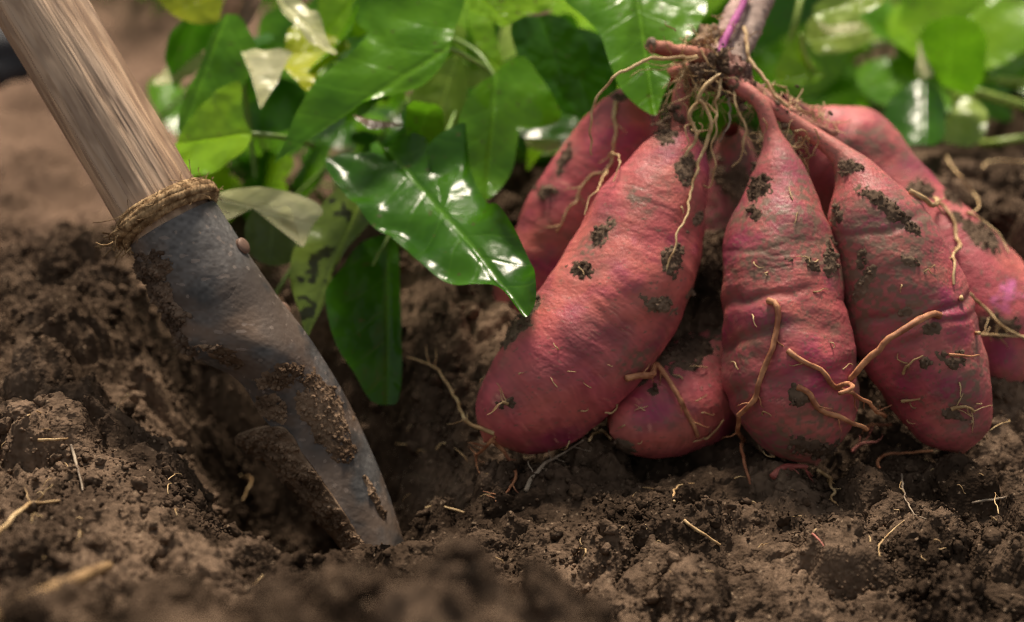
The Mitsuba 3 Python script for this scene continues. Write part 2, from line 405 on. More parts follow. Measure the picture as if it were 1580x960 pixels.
def tuber(name, label, stations, seed, mud=(), orange=.3, magenta=.3, dirt=.3, dirtband=(), na=240, nl=300, bumps=1.0, rings=(), dots=0, pits=()):
    "stations: (px, py, y, radius in px) from the stalk to the tip"
    k = thing(name, label, 'sweet potato', 'sweet potatoes heaped on the soil')
    st = np.array([[*at(a, b, c), r * np.linalg.norm(at(a, b, c) - CAM) / F] for a, b, c, r in stations])
    s = np.concatenate([[0], np.cumsum(np.linalg.norm(np.diff(st[:, :3], axis=0), axis=1))])
    C = CubicSpline(s, st[:, :3])
    R = PchipInterpolator(s, st[:, 3])
    L = s[-1]
    # the rounded end: rows gather towards the tip
    q = np.linspace(0, 1, nl)
    u = L * (q + .035 * np.sin(2 * np.pi * q))
    P, rad_ = C(u), np.maximum(R(u), 1e-5)
    end = np.clip((L - u) / (st[-2, 3] * .9), 0, 1)
    rad_ = np.maximum(rad_, 0) * np.where(end < 1, np.sqrt(np.clip(1 - (1 - end) ** 2, 0, 1)), 1)
    t, a, b = frames(P)
    th = np.arange(na) * 2 * np.pi / na
    dirs = np.cos(th)[None, :, None] * a[:, None] + np.sin(th)[None, :, None] * b[:, None]
    V = (P[:, None] + rad_[:, None, None] * dirs).reshape(-1, 3)
    D = dirs.reshape(-1, 3)
    rr = np.repeat(rad_, na); uu = np.repeat(u, na); tt = np.tile(th, nl)
    big = np.clip(rr / .02, 0, 1)
    o = seed * 3.7
    disp = (nz(V + o, 28, seed, 2) - .5) * .0075 * bumps * big + (nz(V + o, 95, seed + 1, 2) - .5) * .0016 * big
    ring = np.stack([uu * 420 + 6 * nz(V + o, 60, 3, 2), np.cos(tt) * 1.3 + o, np.sin(tt) * 1.3], 1)
    rv = meshkit.noise(ring, seed)
    disp += (rv - .5) * .00030 * big
    fine = meshkit.noise(np.stack([uu * 1300 + 8 * nz(V + o, 80, 5, 2), np.cos(tt) * 2.2 + o, np.sin(tt) * 2.2], 1), seed + 3)
    crease = np.zeros(len(V))
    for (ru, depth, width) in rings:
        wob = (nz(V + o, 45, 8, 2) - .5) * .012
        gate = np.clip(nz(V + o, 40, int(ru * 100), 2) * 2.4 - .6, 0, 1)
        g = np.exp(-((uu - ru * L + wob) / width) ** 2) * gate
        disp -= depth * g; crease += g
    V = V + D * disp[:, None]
    f = grid_faces(nl, na, True)
    if np.einsum('ij,ij->i', vnormals(V, f), D).mean() < 0:
        f = f[:, ::-1]
    N = vnormals(V, f)
    px, py, w = proj(V)
    facing = (N * (CAM - V)).sum(1) > 0
    # colour of the skin
    n1, n2, n3 = nz(V + o, 38, seed + 10, 3), nz(V + o, 55, seed + 11, 4), nz(V + o, 170, seed + 12, 3)
    col = np.broadcast_to(PINK, V.shape).copy()
    col = lerp(col, ORANGE, np.clip((n1 - .5 + orange * .35) * 3.0, 0, 1))
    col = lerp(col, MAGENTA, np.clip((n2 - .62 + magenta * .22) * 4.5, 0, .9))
    col = lerp(col, DULL, np.clip((nz(V + o, 70, seed + 14, 4) - .5) * 3, 0, .7))
    col *= (1 + .38 * (fine - .5) + .25 * (rv - .5))[:, None]
    flk = np.clip((fine - .70) * 6, 0, 1) * np.clip((n3 - .5) * 4, 0, 1)
    col = lerp(col, PALE, flk * .6)
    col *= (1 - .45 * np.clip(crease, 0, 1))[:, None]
    col = lerp(col, np.array([.50, .165, .125]), np.clip(1.25 - rr / .010, 0, 1) * .8)         # the stalk is browner
    dust = nz(V + o, 46, seed + 20, 4) - .60 + dirt * .22
    for (x, y, r, amt) in dirtband:
        dust = dust + amt * np.exp(-((px - x) ** 2 + (py - y) ** 2) / r ** 2)
    spk = nz(V + o, 420, seed + 21, 2)
    spk2 = nz(V + o, 900, seed + 22, 2)
    dm = np.clip(dust * 4, 0, 1) * np.clip((spk - .42) * 4.5, 0, 1) * .8 + np.clip(dust * 1.8 + .28, 0, 1) * .42
    dm = np.maximum(dm, np.clip((spk2 - .74 + .17 * dirt) * 14, 0, 1) * .7)
    dm = np.maximum(dm, np.clip((spk - .78 + .14 * dirt) * 12, 0, 1) * .8)
    mask = np.full(len(V), -9.0)
    edge = (nz(V, 110, 40 + seed, 5) - .5) * 5.2 + (nz(V, 600, 41, 2) - .5) * 1.5
    for (x, y, rx, ry, rot) in mud:
        c, s_ = math.cos(math.radians(rot)), math.sin(math.radians(rot))
        dx, dy = px - x, py - y
        d = np.hypot((dx * c + dy * s_) / rx, (-dx * s_ + dy * c) / ry)
        mask = np.maximum(mask, np.where(facing, 1 - d + edge * .55, -9))
    dm = np.maximum(dm, np.clip(mask * .9 + .75, 0, 1) * (.25 + .45 * spk))
    for (x, y, r) in pits:                              # raw, bright wounds in the skin
        d = np.hypot(px - x, py - y) / r + (n3 - .5) * 3.5
        g = np.where(facing, np.clip(1.3 - d, 0, 1), 0)
        col = lerp(col, np.array([.62, .16, .36]), g * .9)
    col = lerp(col, DIRT * 1.0, np.clip(dm, 0, .93))
    uv = np.stack([uu, tt], 1)
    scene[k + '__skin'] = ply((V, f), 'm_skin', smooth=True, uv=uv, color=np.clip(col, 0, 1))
    add_surface(V, N)
    # clinging soil: a crust standing off the skin where the mask is positive
    if len(mud):
        gran = nz(V, 520, 50, 2)
        h = np.clip(mask, -1, .8) * .0009 + (gran - .42) * .0019 * np.clip(mask * 2 + .6, 0, 1)
        keep = (h[f] > -.0001).any(1) & (mask[f] > -.25).all(1)
        if keep.sum() > 10:
            VM = V + N * (h - .0001)[:, None]
            used, inv = np.unique(f[keep], return_inverse=True)
            vv, ff = [VM[used]], [inv.reshape(-1, 3)]
            # loose crumbs on the crust
            c = np.nonzero(mask > .05)[0]
            n = min(len(c), 40 + len(c) // 16)
            i = rng.choice(c, n, replace=False)
            r = np.minimum(.00030 * (1 - rng.random(n)) ** (-.5), .0013)
            cm = crumb_mesh(V[i] + N[i] * (np.maximum(h[i], 0) + r * .3)[:, None], r, .0007)
            scene[k + '__mud'] = ply(join([(vv[0], ff[0]), cm]), 'm_mud', smooth=40)
            tag(k + '__mud', kind='stuff')
    return k


pA = tuber('sweet_potato', 'dull pink sweet potato at the back left, half hidden behind the largest orange-pink one', [(1075, 105, .675, 8), (1040, 112, .69, 9), (1000, 140, .70, 26), (968, 190, .70, 58), (915, 295, .695, 76), (855, 405, .685, 74), (795, 495, .675, 48), (768, 535, .672, 26), (760, 552, .67, 3)], 1,
           mud=[(870, 250, 28, 8, -65), (842, 298, 16, 9, -20), (955, 150, 12, 8, 0)], orange=.35, magenta=.1, dirt=.15, na=160, nl=190)
pB = tuber('sweet_potato', 'long orange-pink sweet potato lying diagonally nearest the spade, tip pointing at the blade', [(1095, 110, .665, 9), (1055, 135, .665, 13), (1049, 198, .658, 14), (1045, 226, .652, 40), (1030, 275, .642, 66), (1004, 340, .63, 88), (966, 430, .612, 101), (900, 532, .596, 104), (836, 600, .584, 94), (782, 647, .576, 68), (757, 670, .572, 34), (746, 683, .57, 2)], 2,
           mud=[(928, 360, 20, 13, -55), (898, 415, 19, 13, -20), (1040, 395, 14, 22, 20), (785, 618, 16, 13, 0), (800, 500, 34, 16, -50), (1018, 470, 22, 16, 30), (1058, 268, 12, 20, 10), (1025, 205, 15, 16, 0), (1080, 335, 8, 12, 0), (1075, 460, 10, 22, 20)],
           orange=.6, magenta=.15, dirt=.1, na=300, nl=340, pits=[])
pC = tuber('sweet_potato', 'small stubby sweet potato low between two larger ones, soil heaped on its top', [(1170, 470, .645, 20), (1150, 510, .64, 40), (1120, 555, .625, 66), (1075, 603, .605, 80), (1020, 635, .588, 75), (975, 655, .577, 50), (950, 665, .572, 27), (940, 668, .571, 2)], 3,
           mud=[(1065, 540, 62, 28, -38), (1020, 560, 25, 12, -25), (985, 588, 17, 8, 0), (957, 685, 18, 9, 30)], orange=.4, magenta=.3, dirt=.25, na=190, nl=200)
pD = tuber('sweet_potato', 'upright carrot-shaped sweet potato in the middle with three orange roots on its front', [(1120, 115, .66, 10), (1150, 138, .652, 11), (1176, 164, .645, 12), (1188, 200, .640, 13), (1196, 228, .636, 21), (1200, 254, .632, 34), (1202, 300, .625, 54), (1200, 360, .615, 76), (1202, 420, .606, 88), (1209, 500, .592, 99), (1220, 570, .580, 103), (1233, 625, .571, 92), (1246, 675, .563, 63), (1255, 704, .559, 30), (1260, 720, .557, 2)], 4,
           mud=[(1172, 290, 11, 17, 20), (1232, 610, 14, 17, -20), (1220, 548, 10, 7, 20), (1250, 408, 15, 7, 40), (1165, 330, 8, 12, 0), (1262, 690, 45, 14, 0), (1215, 400, 11, 6, 0), (1280, 400, 8, 40, 0), (1160, 255, 8, 10, 30)],
           orange=.15, magenta=.62, dirt=.55, dirtband=[(1215, 350, 70, .20), (1200, 390, 50, .14), (1255, 690, 50, .45)], na=300, nl=340, rings=[(.62, .0016, .0030), (.70, .0014, .003), (.50, .0008, .0016), (.80, .0013, .004)])
pE = tuber('sweet_potato', 'long sweet potato right of the middle one with a thick root reaching to the camera', [(1118, 112, .662, 10), (1160, 148, .650, 12), (1205, 176, .647, 12), (1255, 208, .640, 13), (1295, 238, .632, 18), (1318, 268, .626, 32), (1340, 322, .617, 60), (1370, 405, .605, 84), (1408, 500, .592, 93), (1442, 580, .581, 82), (1467, 640, .573, 63), (1481, 684, .567, 38), (1486, 702, .565, 2)], 5,
           mud=[(1308, 258, 16, 13, 0), (1375, 325, 44, 9, 38), (1410, 356, 22, 7, 40), (1470, 556, 22, 15, 0), (1425, 560, 9, 8, 0), (1440, 505, 12, 8, 0), (1332, 440, 9, 34, 25), (1295, 335, 9, 16, 0), (1475, 640, 22, 10, 0), (1330, 390, 9, 22, 0), (1400, 480, 10, 6, 0), (1400, 400, 12, 8, 30)],
           orange=.2, magenta=.5, dirt=.62, dirtband=[(1400, 340, 80, .30), (1325, 440, 70, .26), (1510, 600, 40, .2)], na=300, nl=340, rings=[(.70, .0015, .0025), (.735, .0011, .002), (.67, .001, .002), (.50, .0009, .002)])
pF = tuber('sweet_potato', 'broad sweet potato at the back right, bruised bright pink near the frame edge', [(1205, 150, .70, 8), (1235, 175, .712, 16), (1262, 200, .716, 44), (1305, 232, .712, 72), (1355, 305, .70, 78), (1415, 375, .684, 84), (1480, 440, .664, 88), (1527, 500, .645, 78), (1548, 555, .628, 50), (1556, 590, .62, 26), (1558, 604, .618, 2)], 6,
           mud=[(1420, 295, 19, 12, 0), (1510, 360, 44, 14, 42), (1545, 500, 34, 15, 10), (1450, 370, 9, 10, 0), (1470, 305, 16, 8, 40)], orange=.35, magenta=.25, dirt=.4, na=220, nl=240, pits=[(1552, 457, 17)])
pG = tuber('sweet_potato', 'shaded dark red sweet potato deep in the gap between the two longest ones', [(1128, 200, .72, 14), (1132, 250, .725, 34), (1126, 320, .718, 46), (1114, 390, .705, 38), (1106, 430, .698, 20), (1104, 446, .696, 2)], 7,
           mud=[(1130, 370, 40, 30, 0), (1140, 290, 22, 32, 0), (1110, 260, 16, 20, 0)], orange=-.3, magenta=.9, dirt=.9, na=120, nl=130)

SP = np.vstack(surf_pts); SPN = np.vstack(surf_nrm)
stree = cKDTree(SP[:, 3:5])


def surf(px, py, lift=0.0, nearest=.44):
    "the point of the nearest visible surface behind this place of the picture, lifted off it (mm)"
    i = stree.query([px, py], k=60)[1]
    i = i[SP[i, 5] > nearest] if (SP[i, 5] > nearest).any() else i
    j = i[np.argmin(SP[i, 5])]
    ok = i[SP[i, 5] < SP[j, 5] + .012]
    return np.median(SP[ok, :3], 0) + SPN[ok].mean(0) * lift * .001


def mm(px_):      # a radius in picture pixels at the potatoes' distance
    return px_ * .64 / F


rootn = 0


def root(parent, name, pts, r0, r1, mat, wig=.0016, n=44, sides=7):
    global rootn
    rootn += 1
    P = [at(p[0], p[1], p[2]) if p[2] > 0 and p[2] < 1 and isinstance(p[2], float) and p[2] != int(p[2]) and len(p) == 4 else surf(p[0], p[1], p[2]) for p in pts]
    m = wiggly(P, mm(r0 * .92), mm(r1 * .62), n, wig, sides, rootn)
    if r0 >= 3.2:                       # side hairs
        C = resample(P, 40); br = [m]
        g_ = np.random.default_rng(rootn)
        for q in range(5):
            i = g_.integers(4, 38)
            d = C[i] - C[i - 2]; d /= np.linalg.norm(d)
            sd = np.cross(d, CAM - C[i]); sd /= np.linalg.norm(sd)
            l = g_.uniform(.003, .009); sd = sd * g_.choice([-1, 1])
            br.append(wiggly([C[i], C[i] + (d * .6 + sd * .7) * l * .5, C[i] + (d * .9 + sd) * l * .9 - (CAM - C[i]) * l * .3], mm(r0 * .28), mm(.5), 14, .003, 5, rootn * 9 + q))
        m = join(br)
    return put(f'{parent}__{name}' if parent else name, m, mat)


O, PL, GR, PK = 'm_root_orange', 'm_root_pale', 'm_root_grey', 'm_root_pink'
root(pD, 'rootlet', [(1186, 466, 1), (1197, 470, 2), (1202, 490, 2), (1199, 520, 2), (1192, 548, 2), (1175, 585, 2), (1168, 612, 2), (1150, 640, 4), (1141, 672, 9), (1146, 708, 7), (1160, 748, 2)], 5.2, 3.8, O)
root(pD, 'rootlet', [(1217, 542, 1), (1235, 555, 2), (1260, 567, 2), (1280, 592, 2), (1308, 606, 3), (1328, 630, 9), (1352, 638, 9)], 4.6, 3.2, O, .003)
root(pD, 'rootlet', [(1230, 598, 1), (1246, 606, 2), (1260, 626, 2), (1290, 641, 2), (1320, 656, 6), (1345, 660, 9), (1373, 668, 9)], 4.6, 3.8, O, .003)
root(pE, 'rootlet', [(1450, 487, 0), (1436, 484, 3), (1412, 496, 8), (1386, 520, 14), (1366, 550, 20), (1341, 575, 26), (1316, 597, .529, 1), (1295, 607, .522, 1)], 6.2, 5.6, O, .0015)
root(pE, 'rootlet', [(1395, 575, 1), (1410, 556, 2), (1424, 548, 2)], 2.4, 1.6, PL)
root(pE, 'rootlet', [(1393, 616, 1), (1408, 614, 2), (1422, 612, 2)], 2.8, 2, PL)
root(pE, 'rootlet', [(1468, 630, 1), (1485, 625, 2), (1500, 634, 2)], 3.5, 2.6, PL)
root(pE, 'rootlet', [(1462, 547, 1), (1480, 550, 2), (1505, 549, 2)], 2.6, 2, O)
root(pF, 'rootlet', [(1400, 298, 1), (1420, 311, 2), (1448, 318, 2), (1468, 340, 2), (1474, 370, 2), (1466, 405, 2), (1470, 440, 1)], 4.6, 3.4, PL, .003)
root(pF, 'rootlet', [(1478, 463, 2), (1520, 478, 3), (1542, 502, 3), (1590, 524, 3)], 3.6, 3.2, PL)
root(pF, 'rootlet', [(1500, 516, 3), (1545, 516, 3), (1590, 518, 3)], 3.4, 2.8, PL)
root(pF, 'rootlet', [(1490, 330, 1), (1520, 352, 2), (1540, 372, 2), (1552, 395, 2)], 2.4, 1.6, PL)
root(pB, 'tip_root', [(762, 668, 0), (738, 650, 4), (705, 622, 10), (675, 595, 16), (656, 574, 22)], 4.0, 2.2, PL, .002)
root(pB, 'tip_root', [(764, 672, 0), (750, 690, 2), (736, 706, 2), (733, 726, 1)], 3.2, 1.6, O)
root(pB, 'tip_root', [(762, 676, 1), (778, 702, 3), (790, 735, 3), (780, 762, 2), (768, 776, 1)], 4.0, 2.0, O)
root(pB, 'rootlet', [(784, 622, 0), (778, 620, 2)], 4.0, 3.0, PL, 0, 8)
root(pC, 'rootlet', [(962, 582, 2), (975, 577, 3), (995, 571, 4), (1013, 574, 4), (1030, 594, 3), (1050, 625, 3), (1073, 670, 2)], 6.0, 5.0, O)
root(pC, 'rootlet', [(902, 672, 4), (925, 670, 4), (945, 676, 1)], 2.5, 3, PL)
root(pC, 'rootlet', [(926, 626, 5), (940, 628, 3), (950, 622, 1)], 1.4, 2, PL)
root(pC, 'rootlet', [(1085, 675, 1), (1100, 660, 2), (1112, 645, 2)], 2, 1.6, PL)
for par, x, y in [(pD, 1165, 405), (pD, 1185, 420), (pD, 1245, 400), (pD, 1262, 402), (pD, 1230, 330), (pD, 1222, 310), (pD, 1255, 450), (pD, 1280, 530), (pD, 1140, 570), (pD, 1178, 640), (pE, 1400, 560), (pE, 1425, 420), (pE, 1440, 410), (pE, 1480, 590), (pB, 1050, 320), (pB, 890, 410), (pB, 860, 540), (pE, 1390, 440), (pD, 1160, 485), (pD, 1300, 570)]:
    a = rng.uniform(0, 6.28); l = rng.uniform(10, 24)
    P = [(x, y, .3)]
    for q in range(3):
        a += rng.normal(0, .7); P.append((P[-1][0] + l / 3 * math.cos(a), P[-1][1] + l / 3 * math.sin(a), 1.2))
    root(par, 'hair_root', P, 1.4, .8, PL, .002, 14, 5)
root(pA, 'rootlet', [(952, 160, 1), (950, 200, 3), (942, 245, 3), (930, 266, 3), (905, 275, 2), (893, 305, 2), (872, 340, 2), (858, 358, 1)], 4.0, 2.4, PL, .004)
root(pA, 'rootlet', [(935, 262, 2), (922, 300, 2), (908, 335, 2)], 2.8, 1.4, PL, .003)
root(pA, 'rootlet', [(940, 240, 2), (962, 262, 3), (950, 285, 2)], 2.2, 1.4, PL, .003)

# ------------------------------------------------------------------ root crown: stems, cut stub, hair roots
crown = thing('sweet_potato_rootstock', 'tangled root crown with cut stub and purple stems, from which the sweet potatoes hang', 'root')


def vc_tube(name, P, R, c0, c1, n=60, sides=16, wig=.002, seed=0, mat='m_vc', lump=.12):
    C = resample([at(*p) for p in P], n)
    Rr = np.interp(np.linspace(0, 1, n), np.linspace(0, 1, len(R)), R)
    v, f = tube(C, [mm(r) for r in Rr], sides)
    v = v + (nz(v, 260, seed, 3) - .5)[:, None] * vnormals(v, f) * lump * mm(max(R)) * 4
    g = nz(v, 150, seed + 3, 3)
    col = lerp(np.broadcast_to(c0, v.shape), np.array(c1), np.clip((g - .3) * 2.5, 0, 1))
    return put(name, (v, f), mat, color=col)


vc_tube(crown + '__stub', [(1002, 72, .662), (1030, 76, .662), (1070, 84, .664), (1105, 98, .668)], [11, 12, 13, 16], (.22, .06, .045), (.48, .20, .13), seed=1)
vc_tube(crown + '__stub__cut_end', [(1000, 71, .6615), (1004, 72, .6618), (1010, 73, .662)], [9, 13, 12], (.05, .03, .02), (.36, .24, .13), 12, seed=2, lump=.3)
vc_tube(crown + '__stem', [(1098, 108, .668), (1112, 70, .69), (1136, 18, .715), (1160, -40, .75)], [20, 19, 18, 18], (.20, .12, .10), (.44, .30, .26), seed=3)
vc_tube(crown + '__stem', [(1122, 105, .674), (1146, 62, .70), (1168, 12, .725), (1190, -40, .75)], [22, 24, 22, 22], (.18, .12, .10), (.36, .27, .23), seed=4)
vc_tube(crown + '__shoot', [(1108, 95, .664), (1115, 70, .672), (1124, 50, .682), (1142, 15, .70), (1155, -20, .72)], [6.5, 6.5, 6.5, 6, 6], (.24, .03, .15), (.42, .11, .30), seed=5)
vc_tube(crown + '__knot', [(1060, 130, .672), (1085, 112, .668), (1110, 112, .666), (1140, 130, .668), (1165, 150, .668)], [16, 27, 31, 24, 12], (.07, .04, .03), (.30, .13, .10), 60, 20, seed=6, lump=.5)
vc_tube(crown + '__knot', [(1150, 130, .672), (1195, 160, .664), (1245, 195, .655), (1290, 205, .665)], [12, 15, 13, 5], (.22, .08, .06), (.42, .19, .13), seed=7)
vc_tube(crown + '__knot', [(1075, 70, .68), (1100, 60, .69), (1125, 65, .70)], [8, 20, 12], (.20, .12, .07), (.40, .27, .17), 40, seed=8, lump=.6)
for nme, pts, r0, r1, mt in [
    ('hair_root', [(1112, 116, .645), (1090, 132, .64), (1078, 155, .637), (1065, 186, .634), (1072, 212, .632), (1054, 246, .628), (1038, 280, .62), (1026, 315, .612), (1004, 355, .602), (985, 386, .60)], 3.6, 1.2, PL),
    ('hair_root', [(1078, 155, .637), (1092, 172, .634), (1097, 205, .632), (1082, 240, .628), (1073, 262, .624), (1064, 300, .616), (1058, 330, .607), (1046, 360, .598), (1030, 410, .59), (1010, 446, .588)], 3.2, 1.2, PL),
    ('hair_root', [(1112, 120, .645), (1108, 150, .640), (1104, 175, .637), (1094, 200, .633)], 2.6, 1.6, PL),
    ('hair_root', [(1088, 160, .637), (1106, 182, .634), (1108, 200, .632), (1098, 225, .63), (1102, 262, .628), (1096, 290, .626), (1086, 287, .626)], 2.2, 1.2, PL),
    ('hair_root', [(1072, 212, .632), (1086, 196, .63), (1078, 190, .63)], 1.6, .9, PL),
    ('hair_root', [(1070, 190, .634), (1058, 200, .632), (1060, 220, .63), (1054, 232, .63)], 1.5, .8, PL),
    ('hair_root', [(1066, 200, .634), (1092, 202, .632), (1096, 206, .632)], 1.6, .9, PL),
    ('hair_root', [(1075, 88, .658), (1040, 90, .65), (1005, 92, .642), (968, 108, .635), (938, 130, .632), (920, 158, .632), (911, 192, .634), (913, 240, .636)], 3.2, 1.6, PL),
    ('hair_root', [(1080, 76, .66), (1088, 92, .656), (1102, 106, .652)], 2.0, 1.4, PL),
    ('hair_root', [(1148, 42, .69), (1154, 80, .672), (1170, 110, .66), (1192, 140, .65), (1215, 165, .645)], 3.4, 3.0, PL),
    ('hair_root', [(1132, 140, .652), (1140, 170, .645), (1150, 200, .642), (1148, 230, .64), (1130, 258, .64)], 2.4, 1.2, PL),
    ('hair_root', [(1125, 150, .652), (1124, 190, .645), (1110, 220, .642)], 2.0, 1.1, GR)]:
    rootn += 1
    put(f'{crown}__{nme}', wiggly([at(*p) for p in pts], mm(r0), mm(r1), 60, .0036, 7, rootn), mt)
fine_ = []
for i in range(190):
    s = rng.random() ** (1.4 if i < 130 else 3.5)
    if i < 70 or i >= 130:
        x, y, d = 1050 + 250 * s, 105 + 80 * s ** 1.3 + rng.normal(0, 9), .662 - .012 * s + .012 * (s > .25) + rng.normal(0, .005)
        a, l = rng.normal(1.65, .55), rng.uniform(15, 90) * (1 - .3 * s)
    else:
        x, y, d = rng.normal(1095, 22), rng.normal(72, 18), .675 + rng.normal(0, .008)
        a, l = rng.uniform(0, 6.28), rng.uniform(10, 32)
    P = [at(x, y, d)]
    for q in range(5):
        a += rng.normal(0, .45)
        x += l / 5 * math.cos(a); y += l / 5 * math.sin(a); d -= rng.uniform(0, .003)
        P.append(at(x, y, d))
    fine_.append(wiggly(P, mm(rng.uniform(.8, 1.7)), mm(.5), 18, .004, 5, i))
for i in range(26):      # curled tufts beside the necks
    cx, cy = [(1240, 225), (1185, 215), (1225, 260)][i % 3]
    a0, R0 = rng.uniform(0, 6.28), rng.uniform(8, 24)
    ox, oy, d = cx + rng.normal(0, 10), cy + rng.normal(0, 12), .637 + rng.normal(0, .006)
    fine_.append(wiggly([at(ox + R0 * math.cos(a0 + t), oy + 1.3 * R0 * math.sin(a0 + t), d + .002 * t) for t in np.linspace(0, rng.uniform(2, 4.5), 7)], mm(1.3), mm(.6), 24, .003, 5, i + 300))
k = put(crown + '__fine_roots', join(fine_), PL)
tag(k, kind='stuff')
cp = []
for (x, y, s, n) in [(1090, 112, 16, 70), (1110, 100, 14, 60), (1035, 190, 12, 50), (1130, 130, 16, 40), (1215, 195, 22, 40)]:
    for q in range(n):
        cp.append(at(x + rng.normal(0, s), y + rng.normal(0, s), .658 - .012 * (x > 1180) + rng.normal(0, .006)))
cr = np.minimum(.0007 * (1 - rng.random(len(cp))) ** (-.5), .0024)
k = put(crown + '__mud', crumb_mesh(np.array(cp), cr, .0008), 'm_mud', smooth=False)
tag(k, kind='stuff')

# ------------------------------------------------------------------ loose roots on the soil
for nm, lab, pts, r0, r1, mt in [
    ('root_piece', 'short pinkish root piece lying under the tip of the middle sweet potato', [(1193, 737, 1.5), (1215, 724, 2), (1246, 716, 1.5)], 6, 5, PK),
    ('root_piece', 'small squiggly yellow root hanging just below the middle sweet potato', [(1270, 725, 2), (1279, 745, 2.5), (1277, 756, 2.5), (1287, 764, 2.5), (1283, 772, 2.5), (1289, 782, 2)], 3.2, 2.4, PL),
    ('root_piece', 'short pink-brown root on soil between the two big tips on the right', [(1312, 697, 2), (1335, 690, 2.5), (1356, 684, 2)], 3.4, 2.6, PK),
    ('root_piece', 'curved brown root beside the tip of the long right sweet potato', [(1358, 722, 1.5), (1380, 704, 2.5), (1405, 690, 3), (1440, 688, 2)], 2.6, 3.6, O),
    ('root_piece', 'thin forked root creeping down the soil below the long right sweet potato', [(1392, 735, 1), (1396, 775, 1.5), (1412, 795, 1.5), (1430, 802, 1)], 1.8, 1.2, GR),
    ('root_piece', 'straight thin straw-coloured root standing on the soil at bottom right', [(1350, 862, 1), (1374, 832, 4), (1398, 806, 2)], 2.2, 1.6, PL),
    ('root_piece', 'whitish root piece in the hollow at the bottom centre', [(1053, 806, 1.5), (1075, 826, 2.5), (1112, 842, 1.5)], 2.8, 3.2, PL),
    ('root_piece', 'short bent white root below the small stubby sweet potato', [(1040, 774, 1), (1050, 756, 2), (1070, 748, 1)], 2.4, 1.6, PL),
    ('root_piece', 'long thin root at the right frame edge below the sweet potatoes', [(1500, 776, 1), (1545, 772, 2), (1590, 757, 2)], 2, 3, GR),
    ('root_piece', 'tiny magenta root thread on the soil at bottom right', [(1250, 824, 1.5), (1262, 832, 2), (1272, 847, 1)], 1.8, 1.2, PK),
    ('root_piece', 'straw-coloured root lying flat right of the spade tip', [(655, 781, 1.5), (690, 786, 2), (718, 794, 1.5)], 2.2, 2.8, PL),
    ('root_piece', 'small bent root on soil below the tip of the diagonal sweet potato', [(677, 694, 1), (690, 688, 2), (706, 696, 2), (722, 713, 1)], 2.4, 1.6, PL),
    ('root_piece', 'grey root curving up the soil right of the diagonal tip', [(813, 762, 1), (835, 730, 2.5), (865, 697, 3), (898, 677, 2)], 4, 1.8, GR),
    ('root_piece', 'pale curved root at the left frame edge', [(-8, 838, 2), (20, 808, 3), (50, 785, 4), (90, 774, 1)], 4, 3, PL),
    ('root_piece', 'thin white root lying flat on the left soil slope', [(58, 684, 1.5), (85, 682, 2), (104, 675, 1)], 2.4, 1.8, PL),
    ('root_piece', 'brown root standing upright in the left soil slope', [(106, 684, 2), (115, 710, 4), (118, 735, 3), (128, 760, 1)], 2.6, 1.6, GR),
    ('root_piece', 'small pale hook-shaped root in the pit left of the blade', [(368, 738, 2), (378, 742, 3), (384, 762, 1)], 2.6, 2, PL),
    ('root_piece', 'short thread root on soil in front of the spade tip', [(885, 845, 1), (905, 855, 2), (900, 862, 1)], 2, 1.4, PL),
    ('root_piece', 'kinked root standing on the soil heap at the upper right', [(1462, 254, 6), (1478, 280, 6), (1490, 305, 5), (1492, 334, 2)], 2.8, 2.6, PL),
    ('root_piece', 'bleached root arching over the soil heap at the right frame edge', [(1524, 268, 1), (1545, 254, 4), (1590, 256, 4)], 3, 3.4, PL)]:
    k = root(None, nm, pts, r0, r1, mt)
    tag(k, lab, 'root')
hp = []
for i in range(110):
    x, y = rng.uniform(0, 1580), rng.uniform(560, 900)
    if 300 < x < 620 and y < 860: continue
    p0 = surf(x, y, .8)
    a, l = rng.uniform(0, 6.28), rng.uniform(6, 26)
    hp.append(wiggly([p0, surf(x + l * .5 * math.cos(a), y + l * .3 * math.sin(a), 1.8), surf(x + l * math.cos(a), y + l * .6 * math.sin(a), 1)], mm(rng.uniform(.6, 1.3)), mm(.5), 12, .003, 5, 600 + i))
k = put('root_fibres', join(hp), PL)
tag(k, 'fine pale root fibres scattered through the dug soil', 'root fibres', kind='stuff')
sa, sb = surf(-30, 985, 6, 0), surf(165, 893, 6, 0)
v, f = wiggly([sa + (sb - sa) * q for q in (0, .3, .6, 1)], .0030, .0020, 40, .001, 10, 900)
k = put('straw', (v, f), 'm_straw')
tag(k, 'blurred golden straw stalk lying in the left foreground', 'straw')

# clods that stand out of the ground
for lab, (x, y, r, lift) in [('large pale clod of earth at the bottom right corner', (1548, 925, 42, -6)), ('dark clod of earth jutting out of the left soil slope', (38, 636, 26, -2)), ('knobbly clod of earth in front of the spade tip', (640, 850, 30, -4)),
                             ('crumbly clod of earth at the foot of the hollow, bottom centre', (1180, 880, 34, -6)), ('pale crumbly clod below the root right of the blade', (745, 830, 30, -4)), ('lumpy clod on the soil heap behind the bruised sweet potato', (1480, 262, 32, -2)), ('round clod at the right edge above the bruised sweet potato', (1555, 330, 34, -4))]:
    m = trimesh.creation.icosphere(subdivisions=4)
    c = surf(x, y, lift); R = r * np.linalg.norm(c - CAM) / F
    v = m.vertices * np.array([1, .9, .75])
    d = 1 + .55 * (nz(v, 1.6, int(x), 3) - .5) + .30 * (nz(v, 5, int(x) + 1, 3) - .5) + .14 * (nz(v, 13, int(x) + 2, 2) - .5)
    k = put('soil_clod', (v * d[:, None] * R + c, np.array(m.faces)), 'm_soil')
    tag(k, lab, 'clod')

